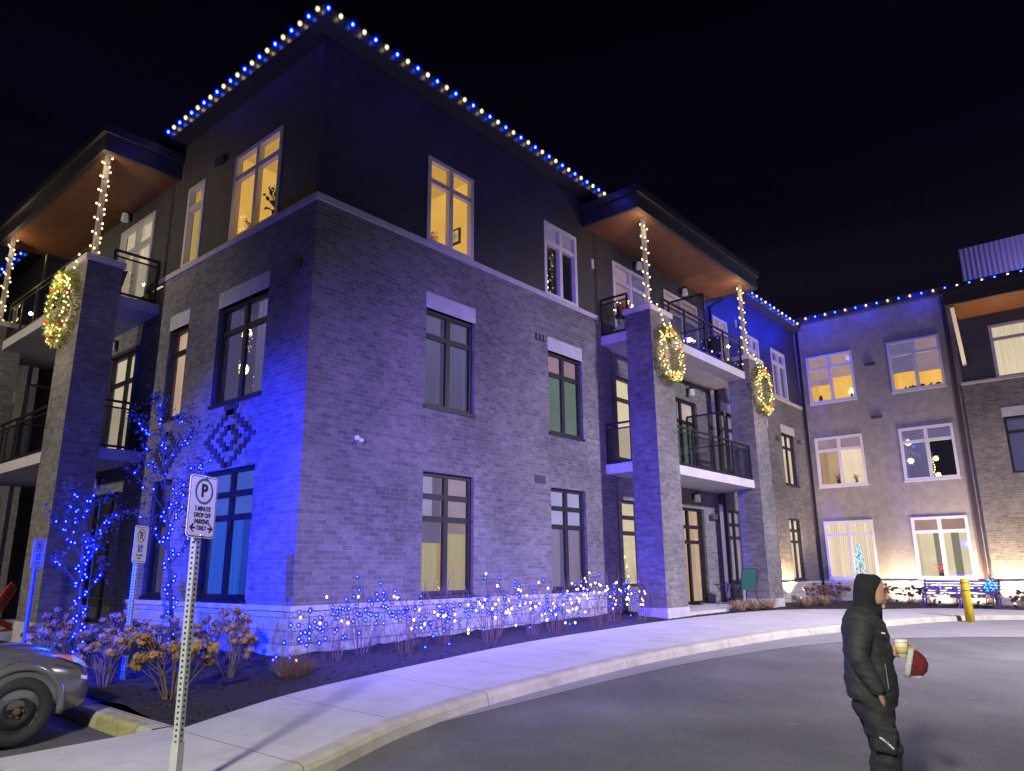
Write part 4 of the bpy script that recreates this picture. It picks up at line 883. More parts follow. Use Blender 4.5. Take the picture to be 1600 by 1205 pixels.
for z in(.83,1.04): MB().tube([(0,0,z),(0,0,z+.02)],[.1175,.1175],20).build('band',mat('dark_band',(.05,.04,.02),.6),t)

# ------------------------------------------------------------------ signs
def text(body,size,loc,mat_,parent,ax=0,name='lettering',xs=1.0,bold=0):
    c=bpy.data.curves.new(name,'FONT'); c.body=body; c.size=size; c.align_x='CENTER'; c.align_y='CENTER'; c.extrude=.0006; c.offset=bold
    o=bpy.data.objects.new(name,c); col.objects.link(o); dg=bpy.context.evaluated_depsgraph_get(); me=bpy.data.meshes.new_from_object(o.evaluated_get(dg)); bpy.data.objects.remove(o)
    for v in me.vertices: v.co=Vector((v.co.x*xs,-v.co.z,v.co.y))
    me.materials.clear(); me.materials.append(mat_); o=bpy.data.objects.new(name,me); col.objects.link(o); o.parent=parent; o.location=loc; return o
def plate(w_,h_,r_,d,y):
    pts=[]
    for cx,cz,a0 in((w_/2-r_,h_/2-r_,0),(-w_/2+r_,h_/2-r_,90),(-w_/2+r_,-h_/2+r_,180),(w_/2-r_,-h_/2+r_,270)):
        for k in range(6): a=R(a0+k*18); pts.append((cx+r_*math.cos(a),cz+r_*math.sin(a)))
    n=len(pts); m_=MB(); m_.add([(p[0],y,p[1]) for p in pts]+[(p[0],y+d,p[1]) for p in pts],[tuple(range(n))[::-1],tuple(range(n,2*n))]+[(i,(i+1)%n,n+(i+1)%n,n+i) for i in range(n)]); return m_
def ringm(rx,rz,th,y,n=48):
    m_=MB(); vs=[]
    for i in range(n):
        a=2*math.pi*i/n; vs+=[(rx*math.cos(a),y,rz*math.sin(a)),((rx-th)*math.cos(a),y,(rz-th)*math.sin(a))]
    m_.add(vs,[(2*i,2*((i+1)%n),2*((i+1)%n)+1,2*i+1)[::-1] for i in range(n)]); return m_
SWH=mat('sign_white',(.66,.68,.62),.35,spec=.6); SBK=mat('sign_black',(.015,.015,.02),.5); SGR=mat('sign_green',(.01,.17,.08),.5); SRD=mat('sign_red',(.35,.06,.03),.5); SBL=mat('sign_blue',(.02,.10,.45),.5); SYW=mat('sign_pale',(.70,.70,.48),.4)
PH=mat('hole_black',(.01,.01,.01),.9)
def postm(t,h_,w_=.05,holes=True,m_=GALV):
    o=MB().box((-w_/2,-w_/2,0),(w_/2,w_/2,h_)).build('post',m_,t)
    if holes:
        q=MB(); z=.03
        while z<h_-.02:
            for k in range(1):
                q.add([(-.009,-w_/2-.0012,z),(.009,-w_/2-.0012,z),(.009,-w_/2-.0012,z+.016),(-.009,-w_/2-.0012,z+.016)],[(0,1,2,3)])
                q.add([(-w_/2-.0012,-.009,z),(-w_/2-.0012,.009,z),(-w_/2-.0012,.009,z+.016),(-w_/2-.0012,-.009,z+.016)],[(0,3,2,1)])
                q.add([(w_/2+.0012,-.009,z),(w_/2+.0012,.009,z),(w_/2+.0012,.009,z+.016),(w_/2+.0012,-.009,z+.016)],[(0,1,2,3)])
            z+=.0254*1.5
        q.build('holes',PH,o)
    return o
sx,sy=-4.16,-5.02; sz=walk(sx,sy); t=thing('parking_sign','white five minute drop off parking sign with green ring on a perforated steel post','sign',(sx,sy,sz))
t.rotation_euler=(R(-1.5),R(1.2),R(90-67)); 
postm(t,2.22); MB().box((-.031,-.031,-.01),(.031,.031,.34)).build('post_sleeve',GALV,t)
h0=1.98; pl=plate(.305,.47,.035,.004,-.035).build('plate',SWH,t); pl.location=(0,0,h0)
plate(.288,.453,.03,.0008,-.0362).build('border',SBK,pl); plate(.276,.441,.026,.0008,-.0372).build('face',SWH,pl)
g=ringm(.098,.098,.016,-.0385).build('green_ring',SGR,pl); g.location=(0,0,.115)
text('P',.135,(0,-.0385,.117),SBK,pl,bold=.004)
for i,(s_,z) in enumerate((('5 MINUTE',-.018),('DROP OFF',-.066),('PARKING',-.114),('ONLY',-.162))): text(s_,.049,(0,-.0385,z),SBK,pl,xs=.80,bold=.0004)
for sg in(-1,1):
    a=MB(); y=-.0385; a.add([(sg*.128,y,-.162),(sg*.09,y,-.128),(sg*.082,y,-.136),(sg*.10,y,-.155),(sg*.068,y,-.155),(sg*.068,y,-.169),(sg*.10,y,-.169),(sg*.082,y,-.188),(sg*.09,y,-.196)],[(0,1,2,3,4,5,6,7,8)]); a.build('arrow',SBK,pl)
for z in(.222,-.215): b=MB().ball((0,-.04,z),.007,8,6); b.build('bolt',mat('bolt',(.7,.7,.7),.3,metal=1),pl)
def accsign(x,y,label,rz,postmat,holes,hp=2.0,lean=(0,0)):
    z=bedz(x,y); t=thing('accessible_parking_sign',label,'sign',(x,y,z-.05),rz,'accessible parking permit signs'); t.rotation_euler=(lean[0],lean[1],rz)
    postm(t,hp,.05,holes,postmat)
    pl=plate(.30,.50,.03,.004,-.035).build('plate',SYW,t); pl.location=(0,0,hp-.24)
    MB().box((-.13,-.0365,.225),(.13,-.0355,.232)).build('border',SBK,pl); MB().box((-.13,-.0365,-.232),(.13,-.0355,-.225)).build('border',SBK,pl)
    g=ringm(.082,.095,.013,-.037).build('red_ring',SRD,pl); g.location=(0,0,.115)
    text('P',.13,(0,-.037,.115),SBK,pl,bold=.003); q=MB().bar((-.055,-.0378,.18),(.055,-.0378,.05),.013,.001,(0,1,0)); q.build('slash',SRD,pl)
    MB().box((-.05,-.0375,-.105),(.05,-.0365,-.005)).build('symbol_panel',SBL,pl)
    w_=ringm(.026,.026,.008,-.0385,24); w_=w_.build('wheelchair_symbol',SWH,pl); w_.location=(-.003,0,-.072); 
    q=MB(); q.ball((-.012,-.039,-.020),.009,8,5); q.bar((-.012,-.039,-.03),(-.006,-.039,-.06),.009,.001,(0,1,0)); q.bar((-.006,-.039,-.058),(.02,-.039,-.058),.008,.001,(0,1,0)); q.bar((.02,-.039,-.058),(.032,-.039,-.088),.008,.001,(0,1,0)); q.build('wheelchair_symbol',SWH,pl)
    text('BY PERMIT',.038,(0,-.037,-.150),SBK,pl,xs=.85); text('ONLY',.038,(0,-.037,-.188),SBK,pl,xs=.85)
accsign(-2.42,.1,'accessible permit sign on a galvanised post right of the small lit tree',R(33),GALV,True,2.02,(R(-1),R(1.5)))
accsign(-2.33,4.3,'accessible permit sign on a blue post at the far left beside the car hood',R(33),mat('blue_post',(.06,.16,.60),.5),False,2.02,(R(-1),R(1)))

# ------------------------------------------------------------------ chairs and tables
RED=mat('red_plastic',(.50,.02,.03),.45); 
def adirondack(x,y,z,rz,label):
    t=thing('adirondack_chair',label,'chair',(x,y,z),rz)
    b=MB()
    for k in range(5):
        xx=-.24+.12*k; hh=.98-.05*abs(k-2)**1.4; b.bar((xx,.22,.28),(xx,.50,hh),.105,.022,(0,-1,0))
    b.build('backrest',RED,t)
    b=MB()
    for k in range(5): b.box((-.28,-.32+.115*k,.38-.03*k),(.28,-.22+.115*k,.40-.03*k))
    b.build('seat',RED,t)
    for s_ in(-1,1):
        b=MB(); b.box((s_*.34-.06,-.36,.56),(s_*.34+.06,.34,.585)); b.build('armrest',RED,t)
        b=MB(); b.box((s_*.33-.015,-.33,0),(s_*.33+.015,-.23,.56)); b.build('leg',RED,t)
        b=MB(); b.bar((s_*.29,-.3,.36),(s_*.29,.5,.06),.12,.025,(1,0,0)); b.build('leg',RED,t)
    return t
adirondack(-1.93,8.45,.56,R(-127),'red slatted garden chair on the patio at the left edge')
def patio_chair(x,y,z,rz,label,c,grp=None,name='patio_chair'):
    t=thing(name,label,'chair',(x,y,z),rz,grp)
    cm=mat('sling_fabric',c,.7)
    b=MB(); b.bar((0,.22,.42),(0,.36,1.0),.50,.02,(0,-1,0)); b.build('backrest',cm,t)
    b=MB(); b.box((-.25,-.24,.42),(.25,.24,.44)); b.build('seat',cm,t)
    for s_ in(-1,1):
        b=MB(); b.tube([(s_*.27,-.26,0),(s_*.27,-.24,.62),(s_*.27,-.1,.66),(s_*.27,.28,.64)],.013,6); b.build('leg',BLACK,t,uv=False)
        b=MB(); b.tube([(s_*.27,.32,0),(s_*.26,.2,.42),(s_*.26,.37,1.02)],.013,6); b.build('leg',BLACK,t,uv=False)
    MB().tube([(-.26,.37,1.02),(.26,.37,1.02)],.013,6).build('frame',BLACK,t,uv=False)
    return t
patio_chair(14.75,-1.0,.66,R(150),'green sling chair on the ground floor patio between the columns',(.008,.075,.062))
def small_table(x,y,z,label,rr=.3,hh=.5):
    t=thing('side_table',label,'table',(x,y,z)); MB().tube([(0,0,hh-.02),(0,0,hh)],rr,20).build('tabletop',BLACK,t)
    for k in range(3):
        a=k*2.1; MB().tube([(.24*math.cos(a),.24*math.sin(a),0),(.05*math.cos(a),.05*math.sin(a),hh*.5),(.22*math.cos(a),.22*math.sin(a),hh-.02)],.011,6).build('leg',BLACK,t,uv=False)
small_table(13.7,-.9,.66,'black round side table next to the green sling chair',.3,.6)
small_table(9.6,-.45,7.83,'small black table under the lit basket on the upper front balcony',.24,.62)
dkf=(.03,.03,.035)
patio_chair(14.4,-.75,7.83,R(120),'dark chair at the right end of the upper front balcony',dkf); patio_chair(11.2,-.6,4.34,R(20),'dark wire chair on the lower front balcony',dkf)
patio_chair(-.75,7.5,7.83,R(-60),'dark round backed chair on the upper side balcony',dkf); patio_chair(-.7,8.0,4.34,R(-80),'dark chair on the lower side balcony',dkf)
# lit basket
random.seed(8); t=thing('lit_basket','basket of orange leaves and warm lights on the upper balcony table','basket',(9.6,-.45,8.46)); m_=MB()
for i in range(500):
    d=Vector((random.gauss(0,1),random.gauss(0,1),random.gauss(0,1))).normalized(); m_.quad(Vector((0,0,.22))+Vector((d.x*.27,d.y*.27,d.z*.2))*random.uniform(.5,1),d,.03,.6)
m_.build('foliage',mat('orange_leaf',(.22,.09,.03),.8),t,uv=False); MB().tube([(0,0,0),(0,0,.16)],[.13,.19],14).build('basket',mat('wicker',(.14,.08,.04),.9),t)
for i in range(22):
    d=Vector((random.gauss(0,1),random.gauss(0,1),random.gauss(0,1))).normalized(); o=bpy.data.objects.new('bulb',ME['w']); col.objects.link(o); o.parent=t; o.location=(d.x*.28,d.y*.28,.22+d.z*.2)
lamp('bulb_and_fill_glow','POINT',(-.2,-.3,.4),3,WM,.1,parent=t)
# christmas trees in rooms and plants on sills
def xtree(x,y,z,h,label,n=44,r0=.35,types='g'):
    t=thing('christmas_tree',label,'christmas tree',(x,y,z)); m_=MB(); random.seed(int(z*10+x))
    for i in range(700):
        f_=random.random()**.7; rr=r0*f_*random.uniform(.5,1); a=random.random()*6.283; m_.quad((rr*math.cos(a),rr*math.sin(a),h*(1-f_)+.05),(math.cos(a),math.sin(a),.4),.03,.5)
    m_.tube([(0,0,0),(0,0,h)],[.02,.005],5); m_.build('foliage',mat('dark_fir',(.02,.05,.02),.8),t,uv=False)
    for i in range(n):
        f_=(i+.5)/n; rr=r0*f_; a=i*2.0; o=bpy.data.objects.new('bulb',ME[types]); col.objects.link(o); o.parent=t; o.location=(rr*math.cos(a),rr*math.sin(a),h*(1-f_)+.05)
xtree(.75,2.75,4.95,1.75,'slim lit christmas tree behind the second floor side window',30,.2)
xtree(7.55,.75,8.15,1.9,'lit christmas tree behind the third floor window left of the front balcony',30,.32)
xtree(25.15,-4.35,4.7,2.05,'lit christmas tree behind the middle floor wing window',60,.35)
xtree(10.75,.75,.9,1.9,'lit christmas tree behind the ground floor window next to the front column',22,.35)
PLG=mat('houseplant_green',(.012,.02,.010),.7); POT=mat('clay_pot',(.06,.03,.02),.8)
def plant(x,y,z,s_,label,n=60,seed=1,leaf=None,group=None):
    random.seed(seed); t=thing('houseplant',label,'potted plant',(x,y,z),0,group); MB().tube([(0,0,0),(0,0,.12*s_)],[.07*s_,.09*s_],12).build('pot',POT,t)
    m_=MB()
    for i in range(n):
        a=random.random()*6.283; rr=random.uniform(.02,.2)*s_; zz=random.uniform(.15,.45)*s_; m_.tube([(0,0,.1*s_),(rr*math.cos(a),rr*math.sin(a),zz)],.004*s_,3,False); m_.quad((rr*math.cos(a),rr*math.sin(a),zz),(random.gauss(0,1),random.gauss(0,1),1),.035*s_,.6)
    m_.build('leaves',leaf or PLG,t,uv=False)
plant(.28,2.75,8.5,.75,'small dark plant low in the left pane of the golden side window',seed=2)
plant(.28,1.75,8.5,1.6,'large bushy plant in the right pane of the golden side window',90,seed=3)
plant(.28,4.75,8.5,.5,'tiny plant at the bottom of the narrow lit side window',30,seed=4)
plant(3.1,.28,8.5,.7,'plant with pinkish leaves in the left pane of the golden front window',50,seed=5,leaf=mat('pink_leaf',(.35,.12,.10),.7))
plant(24.8,-4.35,1.33,1.0,'red flowering plant on the sill of the bright hallway window',40,seed=6,leaf=mat('red_petal',(.6,.05,.06),.6))
plant(24.8,-1.1,5.0,.9,'dark plant at the left of the middle floor curtained wing window',50,seed=7); plant(24.8,-1.8,5.0,.8,'dark plant at the right of the middle floor curtained wing window',60,seed=8)
# table lamp and lantern in the top wing window, small things on the sill beside it
t=thing('table_lamp','small lit table lamp in the top left wing window','lamp',(24.85,-2.0,8.53)); MB().tube([(0,0,0),(0,0,.2)],[.06,.03],10).build('base',POT,t); MB().tube([(0,0,.2),(0,0,.42)],[.13,.05],14).build('lamp_shade',emis('lamp_shade',(1,.85,.45),1.6),t)
t=thing('lantern_ornament','dark lantern standing in the top left wing window','lantern',(24.85,-.75,8.53)); MB().box((-.06,-.06,0),(.06,.06,.2)).build('body',BLACK,t); MB().tube([(0,0,.2),(0,0,.32)],[.08,.01],4).build('roof',BLACK,t)
for i,(y,w_,lb) in enumerate(((-4.05,.05,'smallest dark jar'),(-4.3,.14,'low dark tray'),(-4.62,.1,'square dark frame'),(-4.95,.08,'dark cup beside the window mullion'),(-5.2,.09,'last dark jar at the right'))):
    o=MB().box((-.04,-w_,0),(.04,w_,.07+.03*(i%3))).tube([(0,0,.05),(0,0,.13+.02*(i%2))],[.03,.02],8).build('sill_ornament',BLACK,None); o.location=(24.8,y,8.53); tag(o,lb+' on the sill of the top right wing window','ornament','dark ornaments on a window sill')
o=MB().box((0,0,0),(.05,.32,.95)).build('television',emis('tv_screen',(.02,.40,.85),1.3),None); o.location=(7.0,.7,5.0); tag(o,'glowing blue screen seen in the lower left of the green room window','television')
# ------------------------------------------------------------------ car
CP=mat('car_paint',(.19,.19,.20),.25,metal=.5,coat=1,noise=.05,nscale=2); RUB=mat('tyre_rubber',(.018,.018,.018),.8,bump=.3,bscale=60); STL=mat('steel_wheel',(.018,.019,.020),.55,metal=.3); CGL=mat('car_glass',(.01,.012,.014),.08,spec=.8); BPL=mat('black_plastic',(.015,.015,.016),.6)
def car():
    t=thing('parked_car','dark silver hatchback with bare steel wheels nosed up to the kerb','car',(-3.47,-.98,.095))
    # local: +x forward, nose at 0; y lateral; z up
    Wd=.90
    prof=[(-4.2,.45,.62,.55),(-4.12,.32,.86,.74),(-3.9,.25,.98,.82),(-3.3,.20,1.0,.87),(-2.4,.18,.99,.89),(-1.6,.18,.985,.90),(-1.2,.18,.97,.90),(-.9,.19,.945,.895),(-.6,.20,.905,.875),(-.4,.205,.865,.85),(-.22,.21,.80,.805),(-.10,.22,.73,.74),(-.03,.26,.65,.66),(0,.34,.56,.58)]
    rings=[]; n=40
    for x,zb,zt,hw in prof:
        r_=[]; zc=(zb+zt)/2; hz=(zt-zb)/2
        for k in range(n):
            a=2*math.pi*k/n; c,s_=math.cos(a),math.sin(a); e1=.42 if s_>0 else .28
            yy=hw*math.copysign(abs(c)**e1,c); zz=zc+hz*math.copysign(abs(s_)**.62,s_)
            if s_>0: yy*=1-.10*max(0,s_)**2
            r_.append((x,yy,zz))
        rings.append(r_)
    o=MB().loft(rings).build('body_src',CP,None,True)
    sub=o.modifiers.new('s','SUBSURF'); sub.levels=2; sub.render_levels=2
    cut=MB()
    for x in(-.74,-3.36):
        for s_ in(-1,1): cut.tube([(x,s_*.60,.33),(x,s_*1.2,.33)],.365,40)
    co=cut.build('cut',None,None); bo=o.modifiers.new('b','BOOLEAN'); bo.object=co; bo.operation='DIFFERENCE'; bo.solver='EXACT'
    dg=bpy.context.evaluated_depsgraph_get(); me=bpy.data.meshes.new_from_object(o.evaluated_get(dg)); bpy.data.objects.remove(o); bpy.data.objects.remove(co)
    me.materials.clear(); me.materials.append(CP); me.polygons.foreach_set('use_smooth',[True]*len(me.polygons))
    for p in me.polygons: p.material_index=0
    body=bpy.data.objects.new('body',me); col.objects.link(body); body.parent=t
    gh=[(-1.15,.97,.76,.78),(-1.45,1.18,.70,.72),(-1.8,1.36,.62,.66),(-2.4,1.43,.58,.64),(-3.2,1.38,.57,.64),(-3.75,1.2,.60,.66),(-4.02,.97,.68,.72)]
    m_=MB(); rings=[]
    for x,zt,hw,hb in gh: rings.append([(x,-hb,.93),(x,-hw,max(.95,zt-.05)),(x,-hw*.8,zt),(x,hw*.8,zt),(x,hw,max(.95,zt-.05)),(x,hb,.93)])
    g=m_.loft(rings).build('windows',CGL,t); 
    m_=MB(); rings=[]
    for x,zt,hw,hb in gh[2:6]: rings.append([(x,-hw*.86,zt+.004),(x,-hw*.6,zt+.03),(x,hw*.6,zt+.03),(x,hw*.86,zt+.004)])
    m_.loft(rings).build('roof',CP,t)
    for s_ in(-1,1):
        # arch lips
        for x in(-.74,-3.36):
            m_=MB(); rr=[]
            for i in range(25):
                a=R(-12+204*i/24); q=[]
                for dr,dy in((.362,.0),(.368,.020),(.43,.012),(.445,-.03),(.362,-.03)):
                    yl=.895 if x<-1 else .885-.05*max(0,math.cos(a))**2
                    q.append((x+dr*math.cos(a),s_*(yl+dy),.33+dr*math.sin(a)))
                rr.append(q)
            m_.loft(rr).build('wheel_arch',CP,t,True)
            w_=MB().tube([(0,-.10,0),(0,-.095,0),(0,.07,0),(0,.10,0),(0,.105,0)],[.25,.292,.32,.30,.255],40,True); 
            w_=MB(); rr=[]
            for yy,ro in((.0,.20),(-.10,.205),(-.115,.235),(-.105,.29),(-.07,.317),(.07,.32),(.10,.295),(.11,.24),(.09,.205),(.0,.20)):
                rr.append([(ro*math.cos(k*6.2832/48),yy,ro*math.sin(k*6.2832/48)) for k in range(48)])
            wt=w_.loft(rr,False).build('wheel',RUB,t,True); wt.location=(x,s_*.80,.32); 
            if s_>0: wt.rotation_euler=(0,0,math.pi)
            d=MB(); rr=[]
            for yy,ro in((-.095,.232),(-.10,.218),(-.06,.205),(-.03,.195),(-.055,.165),(-.075,.13),(-.08,.11),(-.06,.085),(-.06,.001)):
                rr.append([(ro*math.cos(k*6.2832/48),yy,ro*math.sin(k*6.2832/48)) for k in range(48)])
            d.loft(rr,False).build('rim',STL,wt,True)
            h_=MB()
            for k in range(14):
                a=k*6.2832/14; h_.tube([(.18*math.cos(a),-.052,.18*math.sin(a)),(.18*math.cos(a),-.0535,.18*math.sin(a))],.010,8)
            h_.build('rim_holes',PH,wt)
            h_=MB().tube([(0,-.062,0),(0,-.10,0),(0,-.105,0)],[.032,.030,.02],14)
            for k in range(5): a=k*1.2566; h_.tube([(.057*math.cos(a),-.06,.057*math.sin(a)),(.057*math.cos(a),-.085,.057*math.sin(a))],.011,6)
            h_.build('hub',mat('rusty_hub',(.10,.055,.03),.8,noise=.4,nscale=30),wt,uv=False)
            ax_=MB().tube([(x,s_*.56,.33),(x,s_*.66,.33)],.355,30).build('wheel_well',BPL,t)
    # lamps following the nose
    HL=mat('headlight_lens',(.75,.78,.85),.05,spec=1,coat=1); AM=mat('amber_lens',(.75,.27,.03),.15,spec=.8)
    def surf(x,frac,off=.006):
        # point on body side at height fraction
        for a,b in zip(prof,prof[1:]):
            if a[0]<=x<=b[0]: f_=(x-a[0])/(b[0]-a[0]); zb,zt,hw=[a[i]+(b[i]-a[i])*f_ for i in(1,2,3)]; break
        an=frac; c,s__=math.cos(an),math.sin(an); zc=(zb+zt)/2; hz=(zt-zb)/2
        yy=hw*abs(c)**.42*(1-.10*s__**2); return Vector((x+off*.5,yy+off,zc+hz*abs(s__)**.62+off))
    for s_ in(-1,1):
        def patch(name,x0,x1,a0,a1,m__,n=8,off=.012):
            m_=MB(); vs=[]
            for i in range(n+1):
                for j in range(5):
                    f_=i/n; lo=a0[0]+(a0[1]-a0[0])*f_; hi=a1[0]+(a1[1]-a1[0])*f_; p=surf(x0+(x1-x0)*f_,lo+(hi-lo)*j/4,off); vs.append((p.x,s_*p.y,p.z))
            m_.add(vs,[(i*5+j,i*5+j+1,(i+1)*5+j+1,(i+1)*5+j) for i in range(n) for j in range(4)]); return m_.build(name,m__,t,True)
        patch('turn_signal',-.46,-.26,(.62,.50),(.66,.80),AM,off=.02); patch('headlight',-.26,-.075,(.50,.45),(.80,1.0),HL,off=.02)
        patch('fog_light',-.17,-.09,(.06,.07),(.15,.16),HL,off=.012)
        patch('bumper_seam',-.45,-.05,(.33,.28),(.35,.30),BPL,off=.009)
    # hood shut lines, grille, mirrors
    m_=MB().box((-.01,-.32,.40),(.012,.32,.50)); m_.build('grille',BPL,t)
    for s_ in(-1,1): MB().ball((-1.35,s_*.93,1.0),.09,10,8,(.7,1.1,.7)).build('mirror',CP,t,True)
    return t
car()

# ------------------------------------------------------------------ person
def ell(c,rs,rt_,n=20,tilt=0,ang=0):
    out=[]
    for k in range(n):
        a=2*math.pi*k/n; x=rs*math.cos(a); y=rt_*math.sin(a); out.append((c[0]+x*math.cos(ang)-y*math.sin(ang),c[1]+x*math.sin(ang)+y*math.cos(ang),c[2]+tilt*x))
    return out
SKIN=mat('skin',(.46,.27,.19),.55,noise=.06,nscale=12); JK=mat('black_jacket',(.022,.026,.024),.75,noise=.2,nscale=7,bump=.6,bscale=9); HD=mat('black_hoodie',(.010,.010,.011),.95,bump=.4,bscale=12); TR=mat('black_trousers',(.014,.014,.014),.85,noise=.3,nscale=9,bump=.7,bscale=10)
HAIR=mat('dark_hair',(.012,.009,.007),.7); SHOE=mat('dark_shoe',(.015,.014,.013),.7)
T=thing('person','person in black hooded jacket and cargo trousers holding a coffee cup and knit hat','person',(-1.15,-8.88,road(-1.15,-8.88)),R(-76.3))
TH=.132; T.rotation_euler=(0,TH,R(-76.3)); T.scale=(.985,.985,.985)
T.location=Vector((-1.15,-8.88,-.01))-Matrix.Rotation(R(-76.3),3,'Z')@Vector((.19,0,0))
b=MB()
# head, profile towards +x (image right)
hd=[(1.455,-.045,.058,.056,0),(1.485,-.025,.075,.062,.0),(1.505,.005,.082,.066,0),(1.53,.008,.092,.072,0),(1.56,.0,.100,.076,0),(1.60,-.004,.100,.078,0),(1.64,-.010,.096,.076,0),(1.67,-.018,.080,.064,0),(1.69,-.02,.045,.04,0)]
b.loft([ell((x-.02,0,z),rs,rt_) for z,x,rs,rt_,_ in hd])
b.loft([ell((.072,0,1.532),.010,.016,8),ell((.089,0,1.545),.018,.017,8),ell((.084,0,1.565),.015,.012,8),ell((.070,0,1.598),.013,.010,8)])   # nose
b.loft([ell((.060,0,1.472),.014,.022,8),ell((.066,0,1.483),.014,.022,8),ell((.062,0,1.500),.01,.018,8)]) # chin
b.loft([ell((.070,0,1.508),.008,.022,8),ell((.074,0,1.516),.009,.022,8),ell((.070,0,1.524),.008,.02,8)]) # lips
b.loft([ell((.070,0,1.612),.014,.05,10),ell((.076,0,1.622),.014,.045,10),ell((.070,0,1.635),.012,.04,10)]) # brow
for s_ in(-1,1): b.ball((-.02,s_*.078,1.57),.028,8,6,(.7,.35,1.1))
b.tube([(-.05,0,1.36),(-.045,0,1.42),(-.03,0,1.50)],[.06,.055,.055],14)
b.loft([ell((0,0,.86),.10,.145),ell((-.01,0,.98),.10,.14),ell((-.03,0,1.12),.095,.14),ell((-.05,0,1.25),.105,.155),ell((-.06,0,1.36),.09,.16),ell((-.06,0,1.41),.06,.10)])
armR=[(-.065,-.17,1.37),(-.085,-.235,1.13),(.045,-.205,.93)]; armL=[(-.065,.17,1.37),(-.05,.25,1.12),(.15,.10,1.175)]
for ar in(armR,armL): b.tube([ar[0],Vector(ar[0]).lerp(Vector(ar[1]),.5),ar[1],Vector(ar[1]).lerp(Vector(ar[2]),.5),ar[2]],[.055,.048,.04,.036,.027],12)
legs=[[(.0+o_,t_,.86),(.04+o_,t_,.70),(.095+o_,t_*1.05,.56),(.085+o_,t_*1.1,.35),(.06+o_,t_*1.15,.10)] for t_,o_ in((-.09,.015),(.09,-.02))]
for lg_ in legs: b.tube(lg_,[.085,.075,.058,.052,.04],12); b.tube([Vector(lg_[4])+Vector((-.03,0,-.04)),Vector(lg_[4])+Vector((.14,0,-.055))],[.04,.03],10)
def hand(wr,d,palmn,curl,thumb,sc=1.0):
    wr=Vector(wr); d=Vector(d).normalized(); n=Vector(palmn).normalized(); sd=d.cross(n).normalized()
    b.loft([[wr+d*f_+sd*math.cos(a)*w_+n*math.sin(a)*h_ for a in [k*6.283/10 for k in range(10)]] for f_,w_,h_ in((-.02,.026,.02),(.02,.034,.019),(.06,.042,.017),(.092,.038,.014))])
    for i,(o_,l_) in enumerate(((-.030,.062),(-.010,.074),(.011,.069),(.031,.054))):
        p=wr+d*.088+sd*o_; pts=[p]; dd=d.copy()
        for k in range(3):
            dd=(dd*math.cos(curl[k])+n*math.sin(curl[k])).normalized(); p=p+dd*l_*(.45,.32,.25)[k]; pts.append(p)
        b.tube(pts,[.0092,.0088,.008,.0065],8)
    th=thumb*sd; p=wr+d*.025+th*.03; b.tube([p,p+(d*.6+th*.5+n*.4).normalized()*.035,p+(d*.9+th*.3+n*.7).normalized()*.062],[.012,.0105,.008],8)
hand((.05,-.200,.93),(.32,.62,-.72),(-.9,.2,-.3),(.35,.4,.3),1)
cupc=Vector((.185,.03,1.215))
hand((.135,.095,1.195),(.45,-.15,.12),(.35,-1,0),(.45,.7,.6),1)
BODY=remesh(b,'body',SKIN,T,.0055,2,.4)
# eyes, brows, moustache
m_=MB()
for s_ in(-1,1): m_.ball((.066,s_*.032,1.592),.011,10,8)
m_.build('eyes',mat('eye',(.10,.08,.07),.2),T,True)
m_=MB()
for s_ in(-1,1): m_.loft([ell((.073,s_*(.018+.012*k),1.618+.002*(k%2)),.008,.010,8) for k in range(3)])
m_.loft([ell((.0775-.004*abs(k),.009*k,1.5285),.006,.007,6) for k in(-2,-1,0,1,2)]); m_.build('brows_and_moustache',HAIR,T,uv=False)
# jacket
j=MB()
j.loft([ell((.0,0,.84),.158,.19,24,-.05),ell((-.002,0,.90),.172,.205,24),ell((-.008,0,.98),.172,.205,24),ell((-.022,0,1.08),.163,.20,24),ell((-.038,0,1.18),.158,.20,24),ell((-.05,0,1.28),.155,.21,24),ell((-.062,0,1.36),.142,.215,24),ell((-.068,0,1.42),.115,.17,24),ell((-.062,0,1.46),.09,.11,24),ell((-.05,0,1.485),.075,.085,24)])
for ar,kk in((armR,1.02),(armL,.88)):
    a0,a1,a2=[Vector(q) for q in ar]; e_=a1.lerp(a2,kk); j.tube([a0+Vector((.0,0,.0)),a0.lerp(a1,.35),a0.lerp(a1,.75),a1,a1.lerp(a2,.3),a1.lerp(a2,.65),e_],[.084,.080,.072,.067,.062,.054,.045],16); 
jk=remesh(j,'jacket',JK,T,.010,5,.5)
# folds: gentle displacement along the sleeves and belly
for v in jk.data.vertices:
    c=v.co; nrm=v.normal; q=mn.noise(Vector((c.x*7,c.y*5,c.z*15)))*.010+mn.noise(Vector((c.x*16,c.y*14,c.z*34+5)))*.006; v.co=c+nrm*q
q=MB().bar((.08,-.186,1.12),(.105,-.182,.96),.006,.004); q.build('zip',mat('zip',(.28,.30,.28),.3,metal=.7),T)
q=MB().box((.055,-.215,1.315),(.078,-.212,1.325)); q.build('chest_emblem',mat('emblem',(.6,.5,.45),.6),T)
